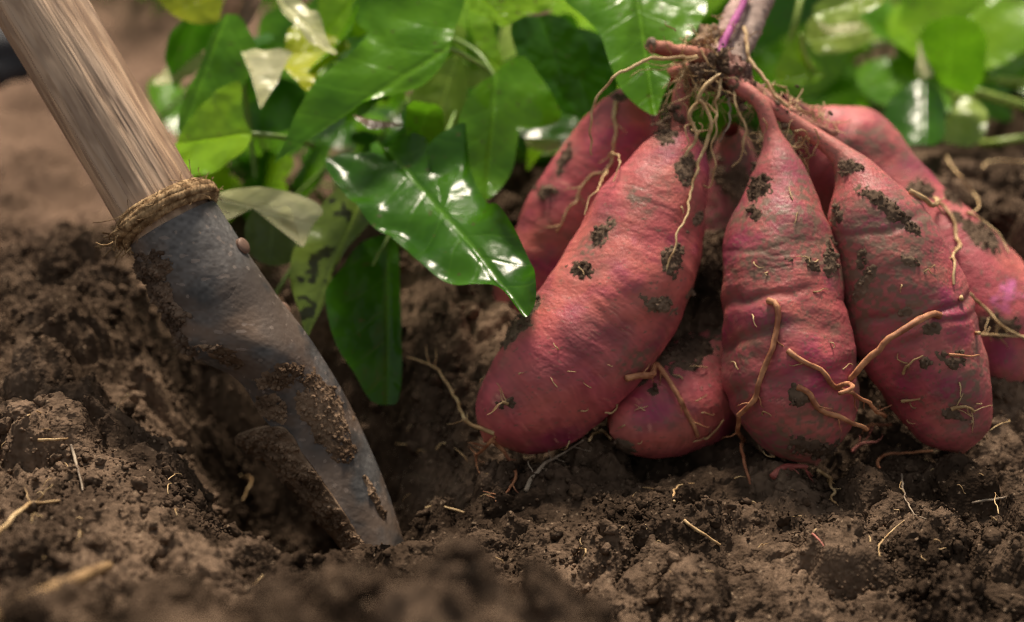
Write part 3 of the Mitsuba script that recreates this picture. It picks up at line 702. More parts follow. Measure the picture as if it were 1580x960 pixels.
# ------------------------------------------------------------------ spade
spade = thing('spade', 'muddy old spade with worn wooden handle stuck slantwise in the soil', 'spade')
hp0, hp1 = at(-45, -170, .665), at(288, 388, .592)
ax = (hp1 - hp0) / np.linalg.norm(hp1 - hp0)
n, na = 420, 120
C = hp0 + (hp1 - hp0) * np.linspace(0, 1, n)[:, None]
t_, a_, b_ = frames(C)
th = np.arange(na) * 2 * np.pi / na
HR = mm(67)
D = np.cos(th)[None, :, None] * a_[:, None] + np.sin(th)[None, :, None] * b_[:, None]
V = (C[:, None] + HR * D).reshape(-1, 3)
Dn = D.reshape(-1, 3)
uu = np.repeat(np.linspace(0, 1, n) * np.linalg.norm(hp1 - hp0), na); tt = np.tile(th, n)
g = np.stack([uu * 14, np.cos(tt) * 3, np.sin(tt) * 3], 1)
facet = np.cos(tt * 9 + 2 * nz(g, .5, 3, 2)) * .00025
V = V + Dn * (facet + (nz(g, 1, 4, 3) - .5) * .0016 + (nz(np.stack([uu * 30, np.cos(tt) * 14, np.sin(tt) * 14], 1), 1, 9, 3) - .5) * .0012)[:, None]
ff = grid_faces(n, na, True)
if (vnormals(V, ff) * Dn).sum(1).mean() < 0: ff = ff[:, ::-1]
put(spade + '__handle', (V, ff), 'm_wood', uv=np.stack([uu, tt], 1))
# socket: a tapered steel tube, its mouth showing its wall
S0, S1 = at(266, 346, .598), at(368, 520, .583)
mouth = np.linspace(0, 1, 120)
Cs = S0 + (S1 - S0) * mouth[:, None]
Rs = mm(1) * np.interp(mouth, [0, .03, .66, 1], [72.5, 73.5, 78.5, 73])
t_, a_, b_ = frames(Cs)
th = np.arange(110) * 2 * np.pi / 110
D = np.cos(th)[None, :, None] * a_[:, None] + np.sin(th)[None, :, None] * b_[:, None]
ring = lambda C_, R_: (C_[:, None] + R_[:, None, None] * D).reshape(-1, 3)
Vo = ring(Cs, Rs); Vi = ring(Cs, Rs - .0022)
Vall = np.vstack([Vi[::1].reshape(120, 110, 3)[::-1].reshape(-1, 3), Vo])
fs = grid_faces(240, 110, True)
Vall = Vall + (nz(Vall, 70, 3, 3) - .5)[:, None] * np.tile(np.vstack([D.reshape(-1, 3)[:110]]), (240, 1)) * .0012
put(spade + '__socket', (Vall, fs), 'm_steel', smooth=50)


def sheet(rows, nu, nv):
    "a smooth sheet through a grid of (px, py, y)"
    Gp = np.array([[p if isinstance(p, np.ndarray) else at(*p) for p in r] for r in rows])
    u0, v0 = np.linspace(0, 1, Gp.shape[0]), np.linspace(0, 1, Gp.shape[1])
    A = PchipInterpolator(u0, Gp, axis=0)(np.linspace(0, 1, nu))
    A = CubicSpline(v0, A, axis=1)(np.linspace(0, 1, nv)) if len(v0) > 2 else PchipInterpolator(v0, A, axis=1)(np.linspace(0, 1, nv))
    k_ = A.shape[0] * .045
    B = gaussian_filter1d(A, k_, axis=0, mode='nearest')
    e = np.clip(np.minimum(np.arange(len(A)), np.arange(len(A))[::-1]) / (3 * k_), 0, 1)[:, None, None]
    return A + (B - A) * e


def solid(A, th_):
    nu, nv = A.shape[:2]
    v = A.reshape(-1, 3); f = grid_faces(nu, nv, False)
    N = vnormals(v, f)
    if (N * (CAM - v)).sum(1).mean() < 0: N = -N; f = f[:, ::-1]
    b = v - N * th_
    m = len(v)
    idx = np.arange(m).reshape(nu, nv)
    rim = np.concatenate([idx[0], idx[1:, -1], idx[-1, ::-1][1:], idx[::-1, 0][1:-1]])
    r2 = np.roll(rim, -1)
    side = np.vstack([np.stack([rim, r2, r2 + m], 1), np.stack([rim, r2 + m, rim + m], 1)])
    return np.vstack([v, b]), np.vstack([f, f[:, ::-1] + m, side]), v, N, f


y0 = .585
blade_rows = [
    [(345, 571, y0 - .008), (392, 548, y0 - .027), (436, 527, y0 - .022), (470, 508, y0 + .000)],
    [(378, 594, y0 - .015), (418, 575, y0 - .026), (458, 556, y0 - .020), (490, 540, y0 - .002)],
    [(394, 628, y0 - .021), (436, 608, y0 - .026), (477, 590, y0 - .020), (512, 574, y0 - .003)],
    [(415, 660, y0 - .028), (455, 645, y0 - .026), (498, 626, y0 - .020), (534, 612, y0 - .004)],
    [(455, 682, y0 - .030), (488, 674, y0 - .026), (522, 660, y0 - .020), (552, 648, y0 - .006)],
    [(486, 725, y0 - .034), (514, 716, y0 - .030), (546, 702, y0 - .024), (571, 692, y0 - .010)],
    [(519, 772, y0 - .039), (545, 762, y0 - .035), (572, 748, y0 - .028), (592, 738, y0 - .016)],
    [(550, 822, y0 - .044), (572, 812, y0 - .040), (594, 800, y0 - .034), (608, 786, y0 - .022)],
    [(578, 872, y0 - .050), (594, 858, y0 - .047), (610, 843, y0 - .040), (620, 826, y0 - .028)],
    [(606, 935, y0 - .055), (618, 915, y0 - .052), (632, 900, y0 - .046), (642, 884, y0 - .034)]]
def socket_row(m, lift):
    "points of the socket's outside, from its left to its right side as the camera sees them"
    c = S0 + (S1 - S0) * m
    R_ = mm(1) * np.interp(m, [0, .03, 1], [72.5, 73.5, 81]) + lift
    view = CAM - c; view -= ax2 * (view @ ax2); view /= np.linalg.norm(view)
    right = np.cross(ax2, view)
    if proj((c + right)[None])[0][0] < proj(c[None])[0][0]: right = -right
    return [c + R_ * (math.cos(g) * view + math.sin(g) * right) for g in np.radians([-88, -30, 30, 88])]


ax2 = (S1 - S0) / np.linalg.norm(S1 - S0)
blade_rows = [socket_row(.62, -.0001), socket_row(.78, .0004), socket_row(.93, .0006)] + blade_rows
A = sheet(blade_rows, 220, 90)
bv, bf, BV, BN, BF = solid(A, .0022)
put(spade + '__blade', (bv, bf), 'm_steel', smooth=40)
fl_rows = [   # the near wing of the blade, folded back, with the tread on top
    [(362, 676, y0 - .006), (392, 664, y0 - .022), (428, 660, y0 - .029), (457, 680, y0 - .0295)],
    [(384, 694, y0 - .006), (412, 688, y0 - .024), (444, 688, y0 - .031), (467, 699, y0 - .0315)],
    [(422, 724, y0 - .010), (446, 722, y0 - .027), (470, 722, y0 - .034), (488, 729, y0 - .0345)],
    [(466, 774, y0 - .017), (486, 771, y0 - .032), (506, 770, y0 - .039), (521, 775, y0 - .0395)],
    [(512, 830, y0 - .026), (527, 825, y0 - .039), (541, 821, y0 - .044), (553, 825, y0 - .0445)],
    [(553, 884, y0 - .037), (563, 879, y0 - .046), (572, 874, y0 - .0495), (580, 875, y0 - .0505)],
    [(590, 945, y0 - .046), (596, 941, y0 - .053), (602, 936, y0 - .055), (608, 938, y0 - .0555)]]
A2 = sheet(fl_rows, 150, 50)
fv, ffc, FV, FN, FF2 = solid(A2, .003)
fv = fv + (nz(fv, 240, 5, 3) - .5)[:, None] * np.array([.3, -1, .5]) * .0022
put(spade + '__tread', (fv, ffc), 'm_dry_mud', smooth=40)
for (x, y) in [(372, 381), (436, 480)]:
    c = at(x, y, .592)
    m = trimesh.creation.cylinder(radius=mm(13), height=.0035, sections=24)
    m2 = trimesh.creation.icosphere(subdivisions=2, radius=mm(12.5)); m2.apply_scale([1, 1, .35]); m2.apply_translation([0, 0, .0016])
    m = trimesh.util.concatenate([m, m2])
    nrm = np.array([.80, -.25, .50]); nrm /= np.linalg.norm(nrm)
    m.apply_transform(trimesh.geometry.align_vectors([0, 0, 1], nrm)); m.apply_translation(c)
    put(spade + '__socket__rivet', m, 'm_rivet', smooth=40)
# rope wound over the joint
nr = np.array([1.0])
ra, rb = frames(np.array([hp0, hp1]))[1][0], frames(np.array([hp0, hp1]))[2][0]
rc = at(257, 331, .598)
strands = []
for turn, (off, rr_) in enumerate([(-13, 70), (-7, 73), (-1, 75), (5, 75), (11, 73), (-4, 79), (3, 80)]):
    for s_ in range(3):
        q = np.linspace(0, 2 * np.pi, 260)
        ph = q * 26 + s_ * 2.094 + turn
        R_ = mm(rr_) + .0011 * np.cos(ph) + .0012 * (nz(np.stack([np.cos(q) * 3, np.sin(q) * 3, q * 0 + turn], 1), 1, 2, 2) - .5)
        z_ = mm(off) + .0011 * np.sin(ph) + .0012 * (nz(np.stack([np.cos(q) * 2, np.sin(q) * 2, q * 0 + turn], 1), 1, 8, 2) - .5)
        Pq = rc + R_[:, None] * (np.cos(q)[:, None] * ra + np.sin(q)[:, None] * rb) + z_[:, None] * ax
        strands.append(tube(Pq, .00115, 6))
rope = put(spade + '__rope', join(strands), 'm_rope')
fr = []
for i in range(260):
    q = rng.uniform(0, 6.28)
    e = np.cos(q) * ra + np.sin(q) * rb
    tg = -np.sin(q) * ra + np.cos(q) * rb
    p0 = rc + e * mm(78) + ax * mm(rng.uniform(-16, 14))
    d = tg * rng.normal(0, 1) + e * rng.uniform(.05, .45) + ax * rng.normal(0, .6)
    l = rng.uniform(.002, .006)
    fr.append(tube(resample([p0, p0 + d * l * .5, p0 + d * l + rng.normal(0, .0012, 3)], 6), .00016, 4))
for i in range(40):       # frayed end at the low side
    p0 = at(190 + rng.normal(0, 8), 368 + rng.normal(0, 8), .585 + rng.normal(0, .006))
    d = np.array([-.5, -.3, -.6]) + rng.normal(0, .6, 3)
    fr.append(tube(resample([p0, p0 + d * .002, p0 + d * .0045 + rng.normal(0, .0015, 3)], 6), .00035, 4))
k = put(spade + '__rope__fibres', join(fr), 'm_rope')
tag(k, kind='stuff')


def crust(Vs, Ns, Fs, patches, amp, seed):
    px, py, w = proj(Vs)
    edge = (nz(Vs, 130, seed, 4) - .5) * 2.2 + (nz(Vs, 420, seed + 1, 2) - .5) * .8
    mask = np.full(len(Vs), -9.0)
    for (x, y, rx, ry, rot) in patches:
        c, s_ = math.cos(math.radians(rot)), math.sin(math.radians(rot))
        dx, dy = px - x, py - y
        mask = np.maximum(mask, 1 - np.hypot((dx * c + dy * s_) / rx, (-dx * s_ + dy * c) / ry) + edge * .55)
    h = np.clip(mask, -1, .7) * amp + (nz(Vs, 380, seed + 2, 3) - .45) * amp * 2.4 * np.clip(mask * 2 + .5, 0, 1)
    keep = (h[Fs] > -.0001).any(1) & (mask[Fs] > -.3).all(1)
    used, inv = np.unique(Fs[keep], return_inverse=True)
    c = np.nonzero(mask > .0)[0]
    i = rng.choice(c, min(len(c), 700), replace=False)
    r = np.minimum(.00032 * (1 - rng.random(len(i))) ** (-.5), .0012)
    return join([((Vs + Ns * (h - .0001)[:, None])[used], inv.reshape(-1, 3)), crumb_mesh(Vs[i] + Ns[i] * (np.maximum(h[i], 0) + r * .3)[:, None], r, .0008)])


Af = sheet(blade_rows, 420, 190)
_, _, V3, N3, F3 = solid(Af, .002)
tag(put(spade + '__blade__mud', crust(V3, N3, F3, [(500, 640, 75, 34, 62), (430, 580, 36, 18, -20), (420, 630, 28, 20, 20), (525, 690, 28, 22, 40), (350, 555, 30, 8, 20), (330, 540, 34, 8, 10), (578, 768, 6, 40, -25)], .0010, 60), 'm_dry_mud', smooth=40), kind='stuff')
A4 = sheet(fl_rows, 320, 120)
_, _, V4, N4, F4 = solid(A4, .002)
tag(put(spade + '__tread__mud', crust(V4, N4, F4, [(400, 664, 50, 16, 0), (400, 680, 50, 30, 20), (440, 715, 60, 26, 45), (490, 775, 50, 20, 52), (545, 840, 60, 16, 55)], .0018, 70), 'm_dry_mud', smooth=40), kind='stuff')
oc = Vo; on = (oc.reshape(120, 110, 3) - Cs[:, None]); on /= np.linalg.norm(on, axis=2, keepdims=True); on = on.reshape(-1, 3)
# finer socket surface for its mud
m_ = np.linspace(0, 1, 300); th = np.arange(260) * 2 * np.pi / 260
C5 = S0 + (S1 - S0) * m_[:, None]; R5 = mm(1) * np.interp(m_, [0, .03, 1], [72.5, 73.5, 81])
D5 = np.cos(th)[None, :, None] * a_[0] + np.sin(th)[None, :, None] * b_[0]
V5 = (C5[:, None] + R5[:, None, None] * D5).reshape(-1, 3); N5 = np.broadcast_to(D5, (300, 260, 3)).reshape(-1, 3)
front = ((CAM - V5) * N5).sum(1) > -.01
V5m = np.where(front[:, None], V5, V5 + 9)
F5 = grid_faces(300, 260, True)
F5 = F5[front[F5].all(1)]
tag(put(spade + '__socket__mud', crust(V5m, N5, F5, [(236, 415, 30, 24, 60), (250, 455, 30, 20, 60), (272, 490, 36, 18, 65), (285, 525, 24, 12, 65), (340, 540, 30, 8, 10)], .0024, 80), 'm_mud', smooth=40), kind='stuff')

# ------------------------------------------------------------------ leaves
HEART = [(0, 0), (-.10, .10), (-.16, .26), (-.08, .42), (.10, .50), (.32, .44), (.55, .30), (.78, .15), (1, 0)]
ROUND = [(0, 0), (0, .18), (.10, .36), (.32, .47), (.58, .46), (.82, .32), (.95, .15), (1, 0)]
LANCE = [(0, 0), (.04, .12), (.18, .24), (.40, .27), (.65, .19), (.86, .08), (1, 0)]


def leaf_core(name, ab, base, e1, e2, nn, L, kind, fold=0.0, droop=0.0, ripple=.05, cup=0.0, seed=0, centre=.30, nt=110, nr_=16, curl=0.0):
    "ab: outline in leaf lengths (along, across). fold: V along the midrib; droop: bend towards the tip; cup: dish"
    ab = np.asarray(ab, float)
    s = np.concatenate([[0], np.cumsum(np.linalg.norm(np.diff(np.vstack([ab, ab[:1]]), axis=0), axis=1))])
    ring_ = PchipInterpolator(s, np.vstack([ab, ab[:1]]))(np.linspace(0, s[-1], nt + 1)[:-1])
    r0 = np.linspace(0, 1, nr_) ** .85
    c0 = np.array([centre, 0.0])
    ab2 = c0 + r0[:, None, None] * (ring_ - c0)[None]
    a, b = ab2[..., 0].ravel(), ab2[..., 1].ravel()
    rho = np.repeat(r0, nt)
    q = (a - .95 * np.abs(b) + .55 * b * b + .05 * meshkit.noise(np.stack([a * 5, b * 5, a * 0 + seed], 1))) * 5.2
    puck = (1 - (2 * np.abs(q - np.floor(q) - .5)) ** 2) - .5
    pt = np.stack([a * 4, b * 4, a * 0 + seed * 1.7], 1)
    z = fold * np.abs(b) + droop * np.clip(a, 0, 2) ** 2 + cup * b ** 2 - puck * .0022 * np.clip(np.abs(b) * 6, 0, 1) * (1 - rho ** 4)
    z += ripple * (rho ** 1.8) * (meshkit.fbm(pt, 2, seed) - .5) * 2 + .06 * (meshkit.fbm(pt * .7 + 9, 3, seed + 1) - .5)
    if curl:
        z += curl * np.clip(rho - .7, 0, 1) ** 2
    V = base + L * (a[:, None] * e1 + b[:, None] * e2 + z[:, None] * nn)
    f = grid_faces(nr_, nt, True)[:]
    f = f[(f[:, 0] // nt > 0) | (f[:, 1] // nt > 0) | (f[:, 2] // nt > 0)]
    return put(name, (V, f), 'm_leaf', uv=np.stack([a + 10 * kind, b], 1))


def frame_of(base, tip, nhint):
    e1 = tip - base; L = np.linalg.norm(e1); e1 = e1 / L
    nn = nhint - e1 * (nhint @ e1); nn /= np.linalg.norm(nn)
    return e1, np.cross(nn, e1), nn, L


def traced(name, outline, base, tip, y, slope, kind, **kw):
    "a leaf whose outline is known in the picture, lying in a plane: depth y at its base, slope = metres of depth per 100 px (right, down)"
    yy = lambda px, py: y + slope[0] * (px - base[0]) / 100 + slope[1] * (py - base[1]) / 100
    p0, p1, p2 = (at(base[0] + dx, base[1] + dy, yy(base[0] + dx, base[1] + dy)) for dx, dy in ((0, 0), (60, 0), (0, 60)))
    nn = np.cross(p1 - p0, p2 - p0); nn /= np.linalg.norm(nn)
    if nn @ (CAM - p0) < 0: nn = -nn
    on_ = lambda px, py: CAM + (d := ray(np.array(px, float), np.array(py, float))) * ((p0 - CAM) @ nn / (d @ nn))
    B, Tp = on_(*base), on_(*tip)
    e1, e2, nn, L = frame_of(B, Tp, nn)
    ab = [((P := on_(*o)) - B) @ np.stack([e1, e2], 1) / L for o in outline]
    return leaf_core(name, ab, B, e1, e2, nn, L, kind, **kw)


def template(shape, w=1.0):
    s = [(a, b * w) for a, b in shape]
    return s + [(a, -b) for a, b in s[-2:0:-1]]


def stalk(name, P, r0, r1, c=(.16, .26, .05), n=24):
    C = resample(P, n)
    v, f = tube(C, np.linspace(r0, r1, n), 9)
    col = np.clip(np.array(c) * (0.7 + .6 * nz(v, 90, 3, 2))[:, None], 0, 1)
    return put(name, (v, f), 'm_stalk', color=col)


vine = thing('sweet_potato_vine', 'leafy green sweet potato vine with glossy lobed leaves between spade and sweet potatoes', 'plant')
LF = vine + '__leaf'
# front, glossy, three-lobed
traced(LF, [(664, 256), (668, 240), (645, 226), (615, 230), (598, 240), (588, 222), (574, 206), (569, 220), (576, 244), (545, 252), (513, 262), (518, 292), (545, 320), (566, 344), (600, 362), (628, 390), (660, 416), (700, 432), (745, 434), (778, 448), (806, 470), (822, 457), (826, 425), (815, 392), (795, 360), (765, 328), (742, 298), (726, 262), (725, 216), (704, 222), (680, 240)], (648, 290), (806, 466), .665, (-.012, -.050), 0, fold=.03, cup=.02, droop=-.07, ripple=.13, curl=.30, seed=3, centre=.24, nt=170, nr_=22)
traced(LF, [(692, 78), (684, 100), (655, 130), (610, 145), (560, 158), (500, 190), (425, 238), (440, 212), (462, 160), (495, 115), (540, 82), (570, 45), (575, -10), (640, -50), (715, -40), (715, 10), (700, 50)], (694, 76), (426, 238), .72, (.010, -.026), 1, fold=.04, droop=-.06, ripple=.06, seed=5, centre=.25, nt=140, nr_=20)
traced(LF, [(762, 118), (735, 135), (712, 170), (705, 200), (720, 250), (752, 302), (775, 285), (795, 250), (800, 205), (830, 200), (866, 180), (850, 150), (830, 118), (805, 90), (785, 95)], (764, 118), (756, 300), .735, (.012, -.030), 1, fold=.10, droop=-.10, ripple=.06, seed=6, centre=.35)
traced(LF, [(705, 80), (670, 110), (632, 150), (630, 200), (660, 235), (695, 225), (715, 180), (722, 120)], (706, 80), (662, 232), .755, (.0, -.01), 7, fold=.1, ripple=.05, seed=7, centre=.4)
traced(LF, [(628, 168), (640, 157), (668, 160), (686, 178), (684, 215), (664, 234), (640, 236), (628, 205)], (640, 236), (662, 158), .70, (.01, .01), 1, fold=-.2, ripple=.04, seed=8, centre=.4, nt=60)
traced(LF, [(870, 130), (835, 120), (800, 100), (785, 60), (795, 30), (840, 22), (880, 40), (905, 80), (900, 115)], (835, 26), (868, 130), .77, (.01, -.02), 0, fold=.2, ripple=.05, seed=9, centre=.4)
traced(LF, [(880, 40), (930, 60), (950, 100), (945, 160), (905, 175), (868, 150), (850, 100), (860, 60)], (880, 40), (908, 174), .79, (.01, -.02), 0, fold=.15, ripple=.05, seed=10, centre=.45)
traced(LF, [(976, -40), (930, -30), (880, -20), (868, 2), (895, 25), (925, 52), (940, 95), (955, 130), (985, 158), (1012, 172), (1022, 150), (1040, 105), (1068, 60), (1088, 20), (1084, -25), (1030, -40)], (976, -36), (1013, 172), .738, (.004, -.036), 1, fold=.14, droop=-.06, ripple=.05, seed=11, centre=.40, nt=130, nr_=20)
traced(LF, [(725, 20), (735, -20), (790, -40), (850, -20), (850, 15), (800, 30), (775, 42), (755, 30)], (735, -10), (790, 40), .74, (.01, -.03), 2, fold=.1, ripple=.06, seed=12, centre=.4)
traced(LF, [(388, 205), (380, 188), (374, 132), (352, 142), (325, 162), (300, 185), (278, 212), (270, 235), (285, 262), (300, 282), (330, 275), (362, 250), (384, 225)], (388, 206), (274, 222), .70, (-.02, -.03), 2, fold=.18, ripple=.05, seed=13, centre=.40)
traced(LF, [(345, 20), (325, 60), (310, 100), (285, 150), (276, 200), (290, 215), (340, 180), (380, 130), (400, 90), (385, 50), (365, 22)], (352, 15), (280, 212), .76, (.0, -.02), 1, fold=.2, ripple=.06, seed=14, centre=.45)
traced(LF, [(312, 80), (280, 88), (250, 112), (237, 135), (262, 130), (290, 122), (312, 105)], (314, 90), (237, 135), .82, (.0, -.05), 4, fold=.2, ripple=.08, seed=15, centre=.4, nt=60)
traced(LF, [(345, 5), (335, 35), (300, 38), (265, 22), (240, -6), (270, -30), (330, -30)], (345, -10), (262, 20), .80, (.0, -.02), 3, fold=.1, ripple=.08, seed=16, centre=.4, nt=70)
traced(LF, [(365, -15), (345, 10), (345, 45), (360, 55), (385, 40), (405, 5), (395, -25)], (385, -22), (355, 52), .78, (.0, -.01), 6, fold=.3, ripple=.12, seed=17, centre=.4, nt=60)
traced(LF, [(372, 78), (385, 95), (395, 130), (402, 165), (420, 145), (438, 118), (450, 105), (425, 95), (395, 82)], (374, 78), (402, 162), .74, (.01, -.05), 4, fold=.40, ripple=.20, seed=18, centre=.4, nt=60)
traced(LF, [(418, 0), (440, 22), (465, 50), (495, 75), (520, 78), (505, 55), (490, 30), (465, 8), (440, -10)], (425, -4), (518, 78), .75, (.01, -.05), 4, fold=.45, ripple=.20, seed=19, centre=.4, nt=60)
traced(LF, [(440, 75), (430, 100), (460, 140), (475, 150), (490, 120), (520, 95), (540, 70), (500, 50), (460, 45)], (440, 85), (530, 72), .76, (.01, -.05), 3, fold=.15, ripple=.08, seed=20, centre=.4, nt=70)
traced(LF, [(490, 20), (500, -20), (560, -30), (580, 10), (570, 50), (530, 60), (500, 50)], (560, -20), (505, 50), .79, (.01, -.02), 2, fold=.15, ripple=.06, seed=21, centre=.4, nt=70)
traced(LF, [(330, 300), (365, 290), (410, 288), (450, 296), (480, 308), (494, 325), (480, 345), (462, 380), (455, 350), (440, 318), (410, 312), (370, 325), (345, 340), (328, 325)], (330, 305), (478, 345), .66, (.0, -.012), 4, fold=-.25, droop=-.15, ripple=.06, seed=22, centre=.40, nt=90)
traced(LF, [(395, 318), (425, 312), (448, 330), (462, 372), (455, 400), (420, 410), (390, 395), (378, 355)], (425, 312), (415, 408), .69, (.0, -.01), 8, fold=.1, ripple=.05, seed=23, centre=.5, nt=70)
traced(LF, [(552, 300), (528, 295), (505, 315), (480, 350), (462, 390), (450, 430), (456, 470), (464, 508), (482, 480), (505, 440), (530, 395), (552, 355), (575, 350), (580, 320)], (556, 318), (464, 508), .690, (-.012, -.035), 5, fold=.22, droop=-.08, ripple=.05, seed=24, centre=.45)
traced(LF, [(600, 362), (560, 375), (525, 420), (500, 460), (510, 510), (545, 565), (590, 612), (615, 612), (624, 570), (622, 500), (618, 440), (615, 385)], (598, 362), (604, 614), .69, (.01, -.030), 0, fold=.16, droop=-.10, ripple=.04, seed=25, centre=.5)
traced(LF, [(812, 205), (835, 198), (862, 205), (868, 222), (845, 235), (815, 228)], (868, 222), (812, 212), .78, (.0, -.02), 4, fold=.1, ripple=.05, seed=26, centre=.4, nt=50)
traced(LF, [(150, 375), (175, 372), (205, 380), (200, 395), (165, 396)], (206, 384), (148, 384), .75, (.0, -.02), 4, fold=.1, ripple=.05, seed=27, centre=.4, nt=50)
k = traced('dried_leaf', [(545, 178), (560, 196), (575, 206), (600, 200), (622, 192), (600, 188), (570, 190)], (546, 180), (622, 194), .705, (.0, -.03), 6, fold=.5, ripple=.1, seed=28, centre=.4, nt=50)
tag(k, 'small dry brown leaf scrap caught among the green vine leaves', 'dry leaf')
ST = vine + '__stalk'
for P, r0, r1 in [([(388, 207, .70), (415, 209, .70), (450, 214, .71), (482, 224, .73)], 5, 5.5), ([(694, 76, .722), (720, 88, .735), (760, 110, .74), (740, 60, .76)][:3], 4, 4), ([(648, 290, .668), (668, 250, .69), (700, 180, .74), (720, 120, .78)], 3.5, 4), ([(462, 395, .70), (435, 440, .69), (415, 475, .69)], 4, 4),
                  ([(600, 362, .69), (585, 390, .67), (575, 410, .665)], 3, 2), ([(976, -36, .705), (985, -80, .75)], 4, 4), ([(385, -20, .78), (370, 60, .79), (380, 160, .79), (400, 300, .78)], 5, 6), ([(560, 330, .66), (600, 360, .69), (640, 400, .71)], 3, 3), ([(762, 118, .735), (735, 80, .75), (700, 60, .77)], 4, 4)]:
    stalk(ST, [at(*p) for p in P], mm(r0), mm(r1))
# the shaded leaves inside the bush
for i in range(70):
    x, y = rng.uniform(285, 900), rng.uniform(20, 330)
    d = rng.uniform(.77, .93)
    if y > 250 and not 320 < x < 640: continue
    p = at(x, y, d)
    if p[2] < .015: p[2] = .015 + rng.random() * .03
    az = rng.uniform(0, 6.28)
    dirn = np.array([math.cos(az), math.sin(az) * .6 - .3, rng.uniform(-.9, .0)])
    e1, e2, nn, _ = frame_of(p, p + dirn, np.array([rng.normal(0, .45), -.45 + rng.normal(0, .3), .8]))
    L = rng.uniform(.035, .07)
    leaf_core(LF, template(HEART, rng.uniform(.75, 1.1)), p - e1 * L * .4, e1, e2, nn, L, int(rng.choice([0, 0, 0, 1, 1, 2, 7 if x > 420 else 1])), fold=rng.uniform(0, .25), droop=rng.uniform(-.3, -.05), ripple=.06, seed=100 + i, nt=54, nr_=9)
for i in range(16):
    x, y, d = rng.uniform(320, 860), rng.uniform(60, 250), rng.uniform(.78, .92)
    p = at(x, y, d)
    stalk(ST, [p, p + np.array([rng.normal(0, .02), rng.normal(0, .02), -.04]), np.array([p[0] + rng.normal(0, .04), p[1] + .02, base_z(np.array([p[0]]), np.array([p[1] + .02]))[0] - .01])], mm(3.5), mm(4.5))


# right-hand plants: blurred, rounded leaves
plant = thing('leafy_plant', 'blurred plant with rounded leaves and thick pale stalks at the upper right', 'plant')
PF = plant + '__leaf'
traced(PF, [(1418, 55), (1440, 32), (1475, 24), (1508, 36), (1523, 70), (1516, 120), (1495, 145), (1462, 138), (1438, 105)], (1462, 138), (1470, 24), .86, (.0, .01), 1, fold=.05, ripple=.04, seed=40, centre=.5)
traced(PF, [(1420, 125), (1390, 130), (1370, 155), (1375, 195), (1400, 220), (1435, 222), (1462, 195), (1462, 155), (1445, 132)], (1425, 125), (1425, 222), .84, (.0, -.05), 0, fold=-.12, cup=-.9, ripple=.02, seed=41, centre=.5)
traced(PF, [(1470, 148), (1500, 155), (1522, 178), (1520, 205), (1495, 226), (1460, 222), (1450, 200), (1465, 175)], (1475, 148), (1482, 226), .87, (.0, -.05), 7, fold=.08, ripple=.03, seed=42, centre=.5)
traced(PF, [(1416, 60), (1424, 80), (1440, 115), (1430, 120), (1414, 115), (1416, 90)], (1418, 58), (1424, 118), .85, (.0, .0), 4, fold=.1, ripple=.03, seed=43, centre=.5, nt=50)
traced(PF, [(1250, 30), (1290, 20), (1330, 30), (1345, 45), (1330, 70), (1290, 85), (1255, 80), (1243, 60)], (1335, 45), (1248, 65), .84, (.0, -.03), 7, fold=.1, ripple=.06, seed=44, centre=.45)
traced(PF, [(1255, 10), (1300, -15), (1345, -20), (1365, 0), (1330, 25), (1290, 40), (1258, 30)], (1360, -10), (1258, 22), .83, (.0, -.03), 7, fold=.15, ripple=.06, seed=45, centre=.45)
traced(PF, [(1262, 28), (1285, 38), (1310, 40), (1330, 36), (1320, 50), (1290, 54), (1268, 46)], (1330, 38), (1264, 34), .835, (.0, -.03), 4, fold=.1, ripple=.04, seed=46, centre=.45, nt=60)
traced(PF, [(1195, 110), (1230, 60), (1240, 80), (1270, 110), (1255, 130), (1200, 128)], (1268, 115), (1200, 122), .82, (.0, -.02), 2, fold=.1, ripple=.05, seed=47, centre=.45, nt=60)
for P, r0, r1 in [([(1505, 142, .87), (1540, 152, .87), (1600, 168, .88)], 10, 10), ([(1520, 122, .92), (1600, 128, .92)], 10, 10), ([(1512, 222, .88), (1550, 218, .87), (1600, 212, .87)], 8, 8), ([(1236, 52, .82), (1244, 90, .82), (1268, 116, .83)], 5, 5), ([(1210, 110, .84), (1226, 40, .84), (1235, 0, .85)], 6, 6),
                  ([(1420, 125, .845), (1418, 90, .855), (1440, 40, .87)], 4, 4), ([(1462, 138, .86), (1480, 148, .87), (1510, 150, .88)], 5, 6)]:
    stalk(plant + '__stalk', [at(*p) for p in P], mm(r0), mm(r1), (.24, .34, .05))
bgp = thing('leafy_plant', 'mass of blurred green foliage behind the crown along the top right', 'plant')
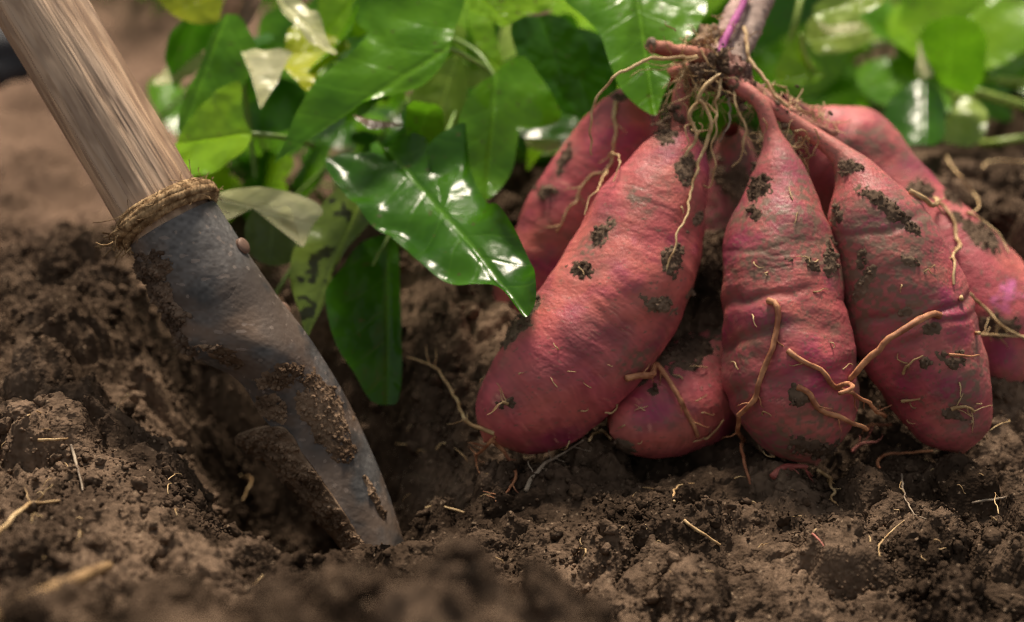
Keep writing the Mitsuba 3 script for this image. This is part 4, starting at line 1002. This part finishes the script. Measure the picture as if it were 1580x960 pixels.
for i in range(120):
    x, y = rng.uniform(880, 1700), rng.uniform(-60, 150)
    if x > 1260 and y > 100 + 30 * rng.random() and x < 1380: continue
    d = rng.uniform(.92, 1.35)
    p = at(x, y, d)
    if p[2] < .03: p[2] = .03 + rng.random() * .03
    az = rng.uniform(0, 6.28)
    dirn = np.array([math.cos(az), math.sin(az) * .6 - .3, rng.uniform(-.8, .3)])
    e1, e2, nn, _ = frame_of(p, p + dirn, np.array([rng.normal(0, .5), -.5 + rng.normal(0, .3), .8]))
    L = rng.uniform(.05, .10)
    leaf_core(bgp + '__leaf', template(ROUND if i % 3 else HEART, rng.uniform(.8, 1.1)), p - e1 * L * .4, e1, e2, nn, L, int(rng.choice([0, 1, 1, 2, 2, 7])), fold=rng.uniform(0, .2), droop=rng.uniform(-.3, 0), ripple=.05, seed=300 + i, nt=40, nr_=7)
for i in range(30):
    x, y, d = rng.uniform(900, 1650), rng.uniform(0, 110), rng.uniform(.95, 1.3)
    p = at(x, y, d)
    stalk(bgp + '__stalk', [p, p + np.array([rng.normal(0, .02), 0, -.04]), np.array([p[0] + rng.normal(0, .05), p[1] + .02, -.01])], mm(5), mm(6), (.14, .22, .05))
# grass far behind at the top left
gb = []
for i in range(3200):
    x, y = rng.uniform(-1.0, -.25), rng.uniform(1.5, 2.5)
    p = np.array([x, y, -.01]); h = rng.uniform(.06, .15)
    d = np.array([rng.normal(0, .5), rng.normal(0, .5), 1.0]) * h
    w = rng.normal(0, 1, 3) * [1, 1, 0]; w /= np.linalg.norm(w)
    gb.append((np.array([p - w * .004, p + w * .004, p + d * .6 + w * .003, p + d * .6 - w * .003, p + d + [d[0] * .4, d[1] * .4, 0]]), np.array([[0, 1, 2], [0, 2, 3], [3, 2, 4]])))
gv, gf = join(gb)
scene['grass'] = ply((gv, gf), 'm_leaf', smooth=False, uv=np.column_stack([np.full(len(gv), 10.4), np.full(len(gv), .3)]))
tag('grass', 'blurred strip of green grass far behind the wooden handle', 'grass', kind='stuff')
m = trimesh.creation.icosphere(subdivisions=4)
v = m.vertices * [.085, .06, .055]
v = v * (1 + .35 * (nz(m.vertices, 1.5, 5, 3) - .5))[:, None] + at(-15, 105, 1.22)
scene['m_dark'] = {'type': 'principled', 'base_color': {'type': 'rgb', 'value': [.012, .012, .016]}, 'roughness': .7}
k = put('stone', (v, np.array(m.faces)), 'm_dark')
tag(k, 'dark blurred stone on the soil behind the handle at the left frame edge', 'stone')
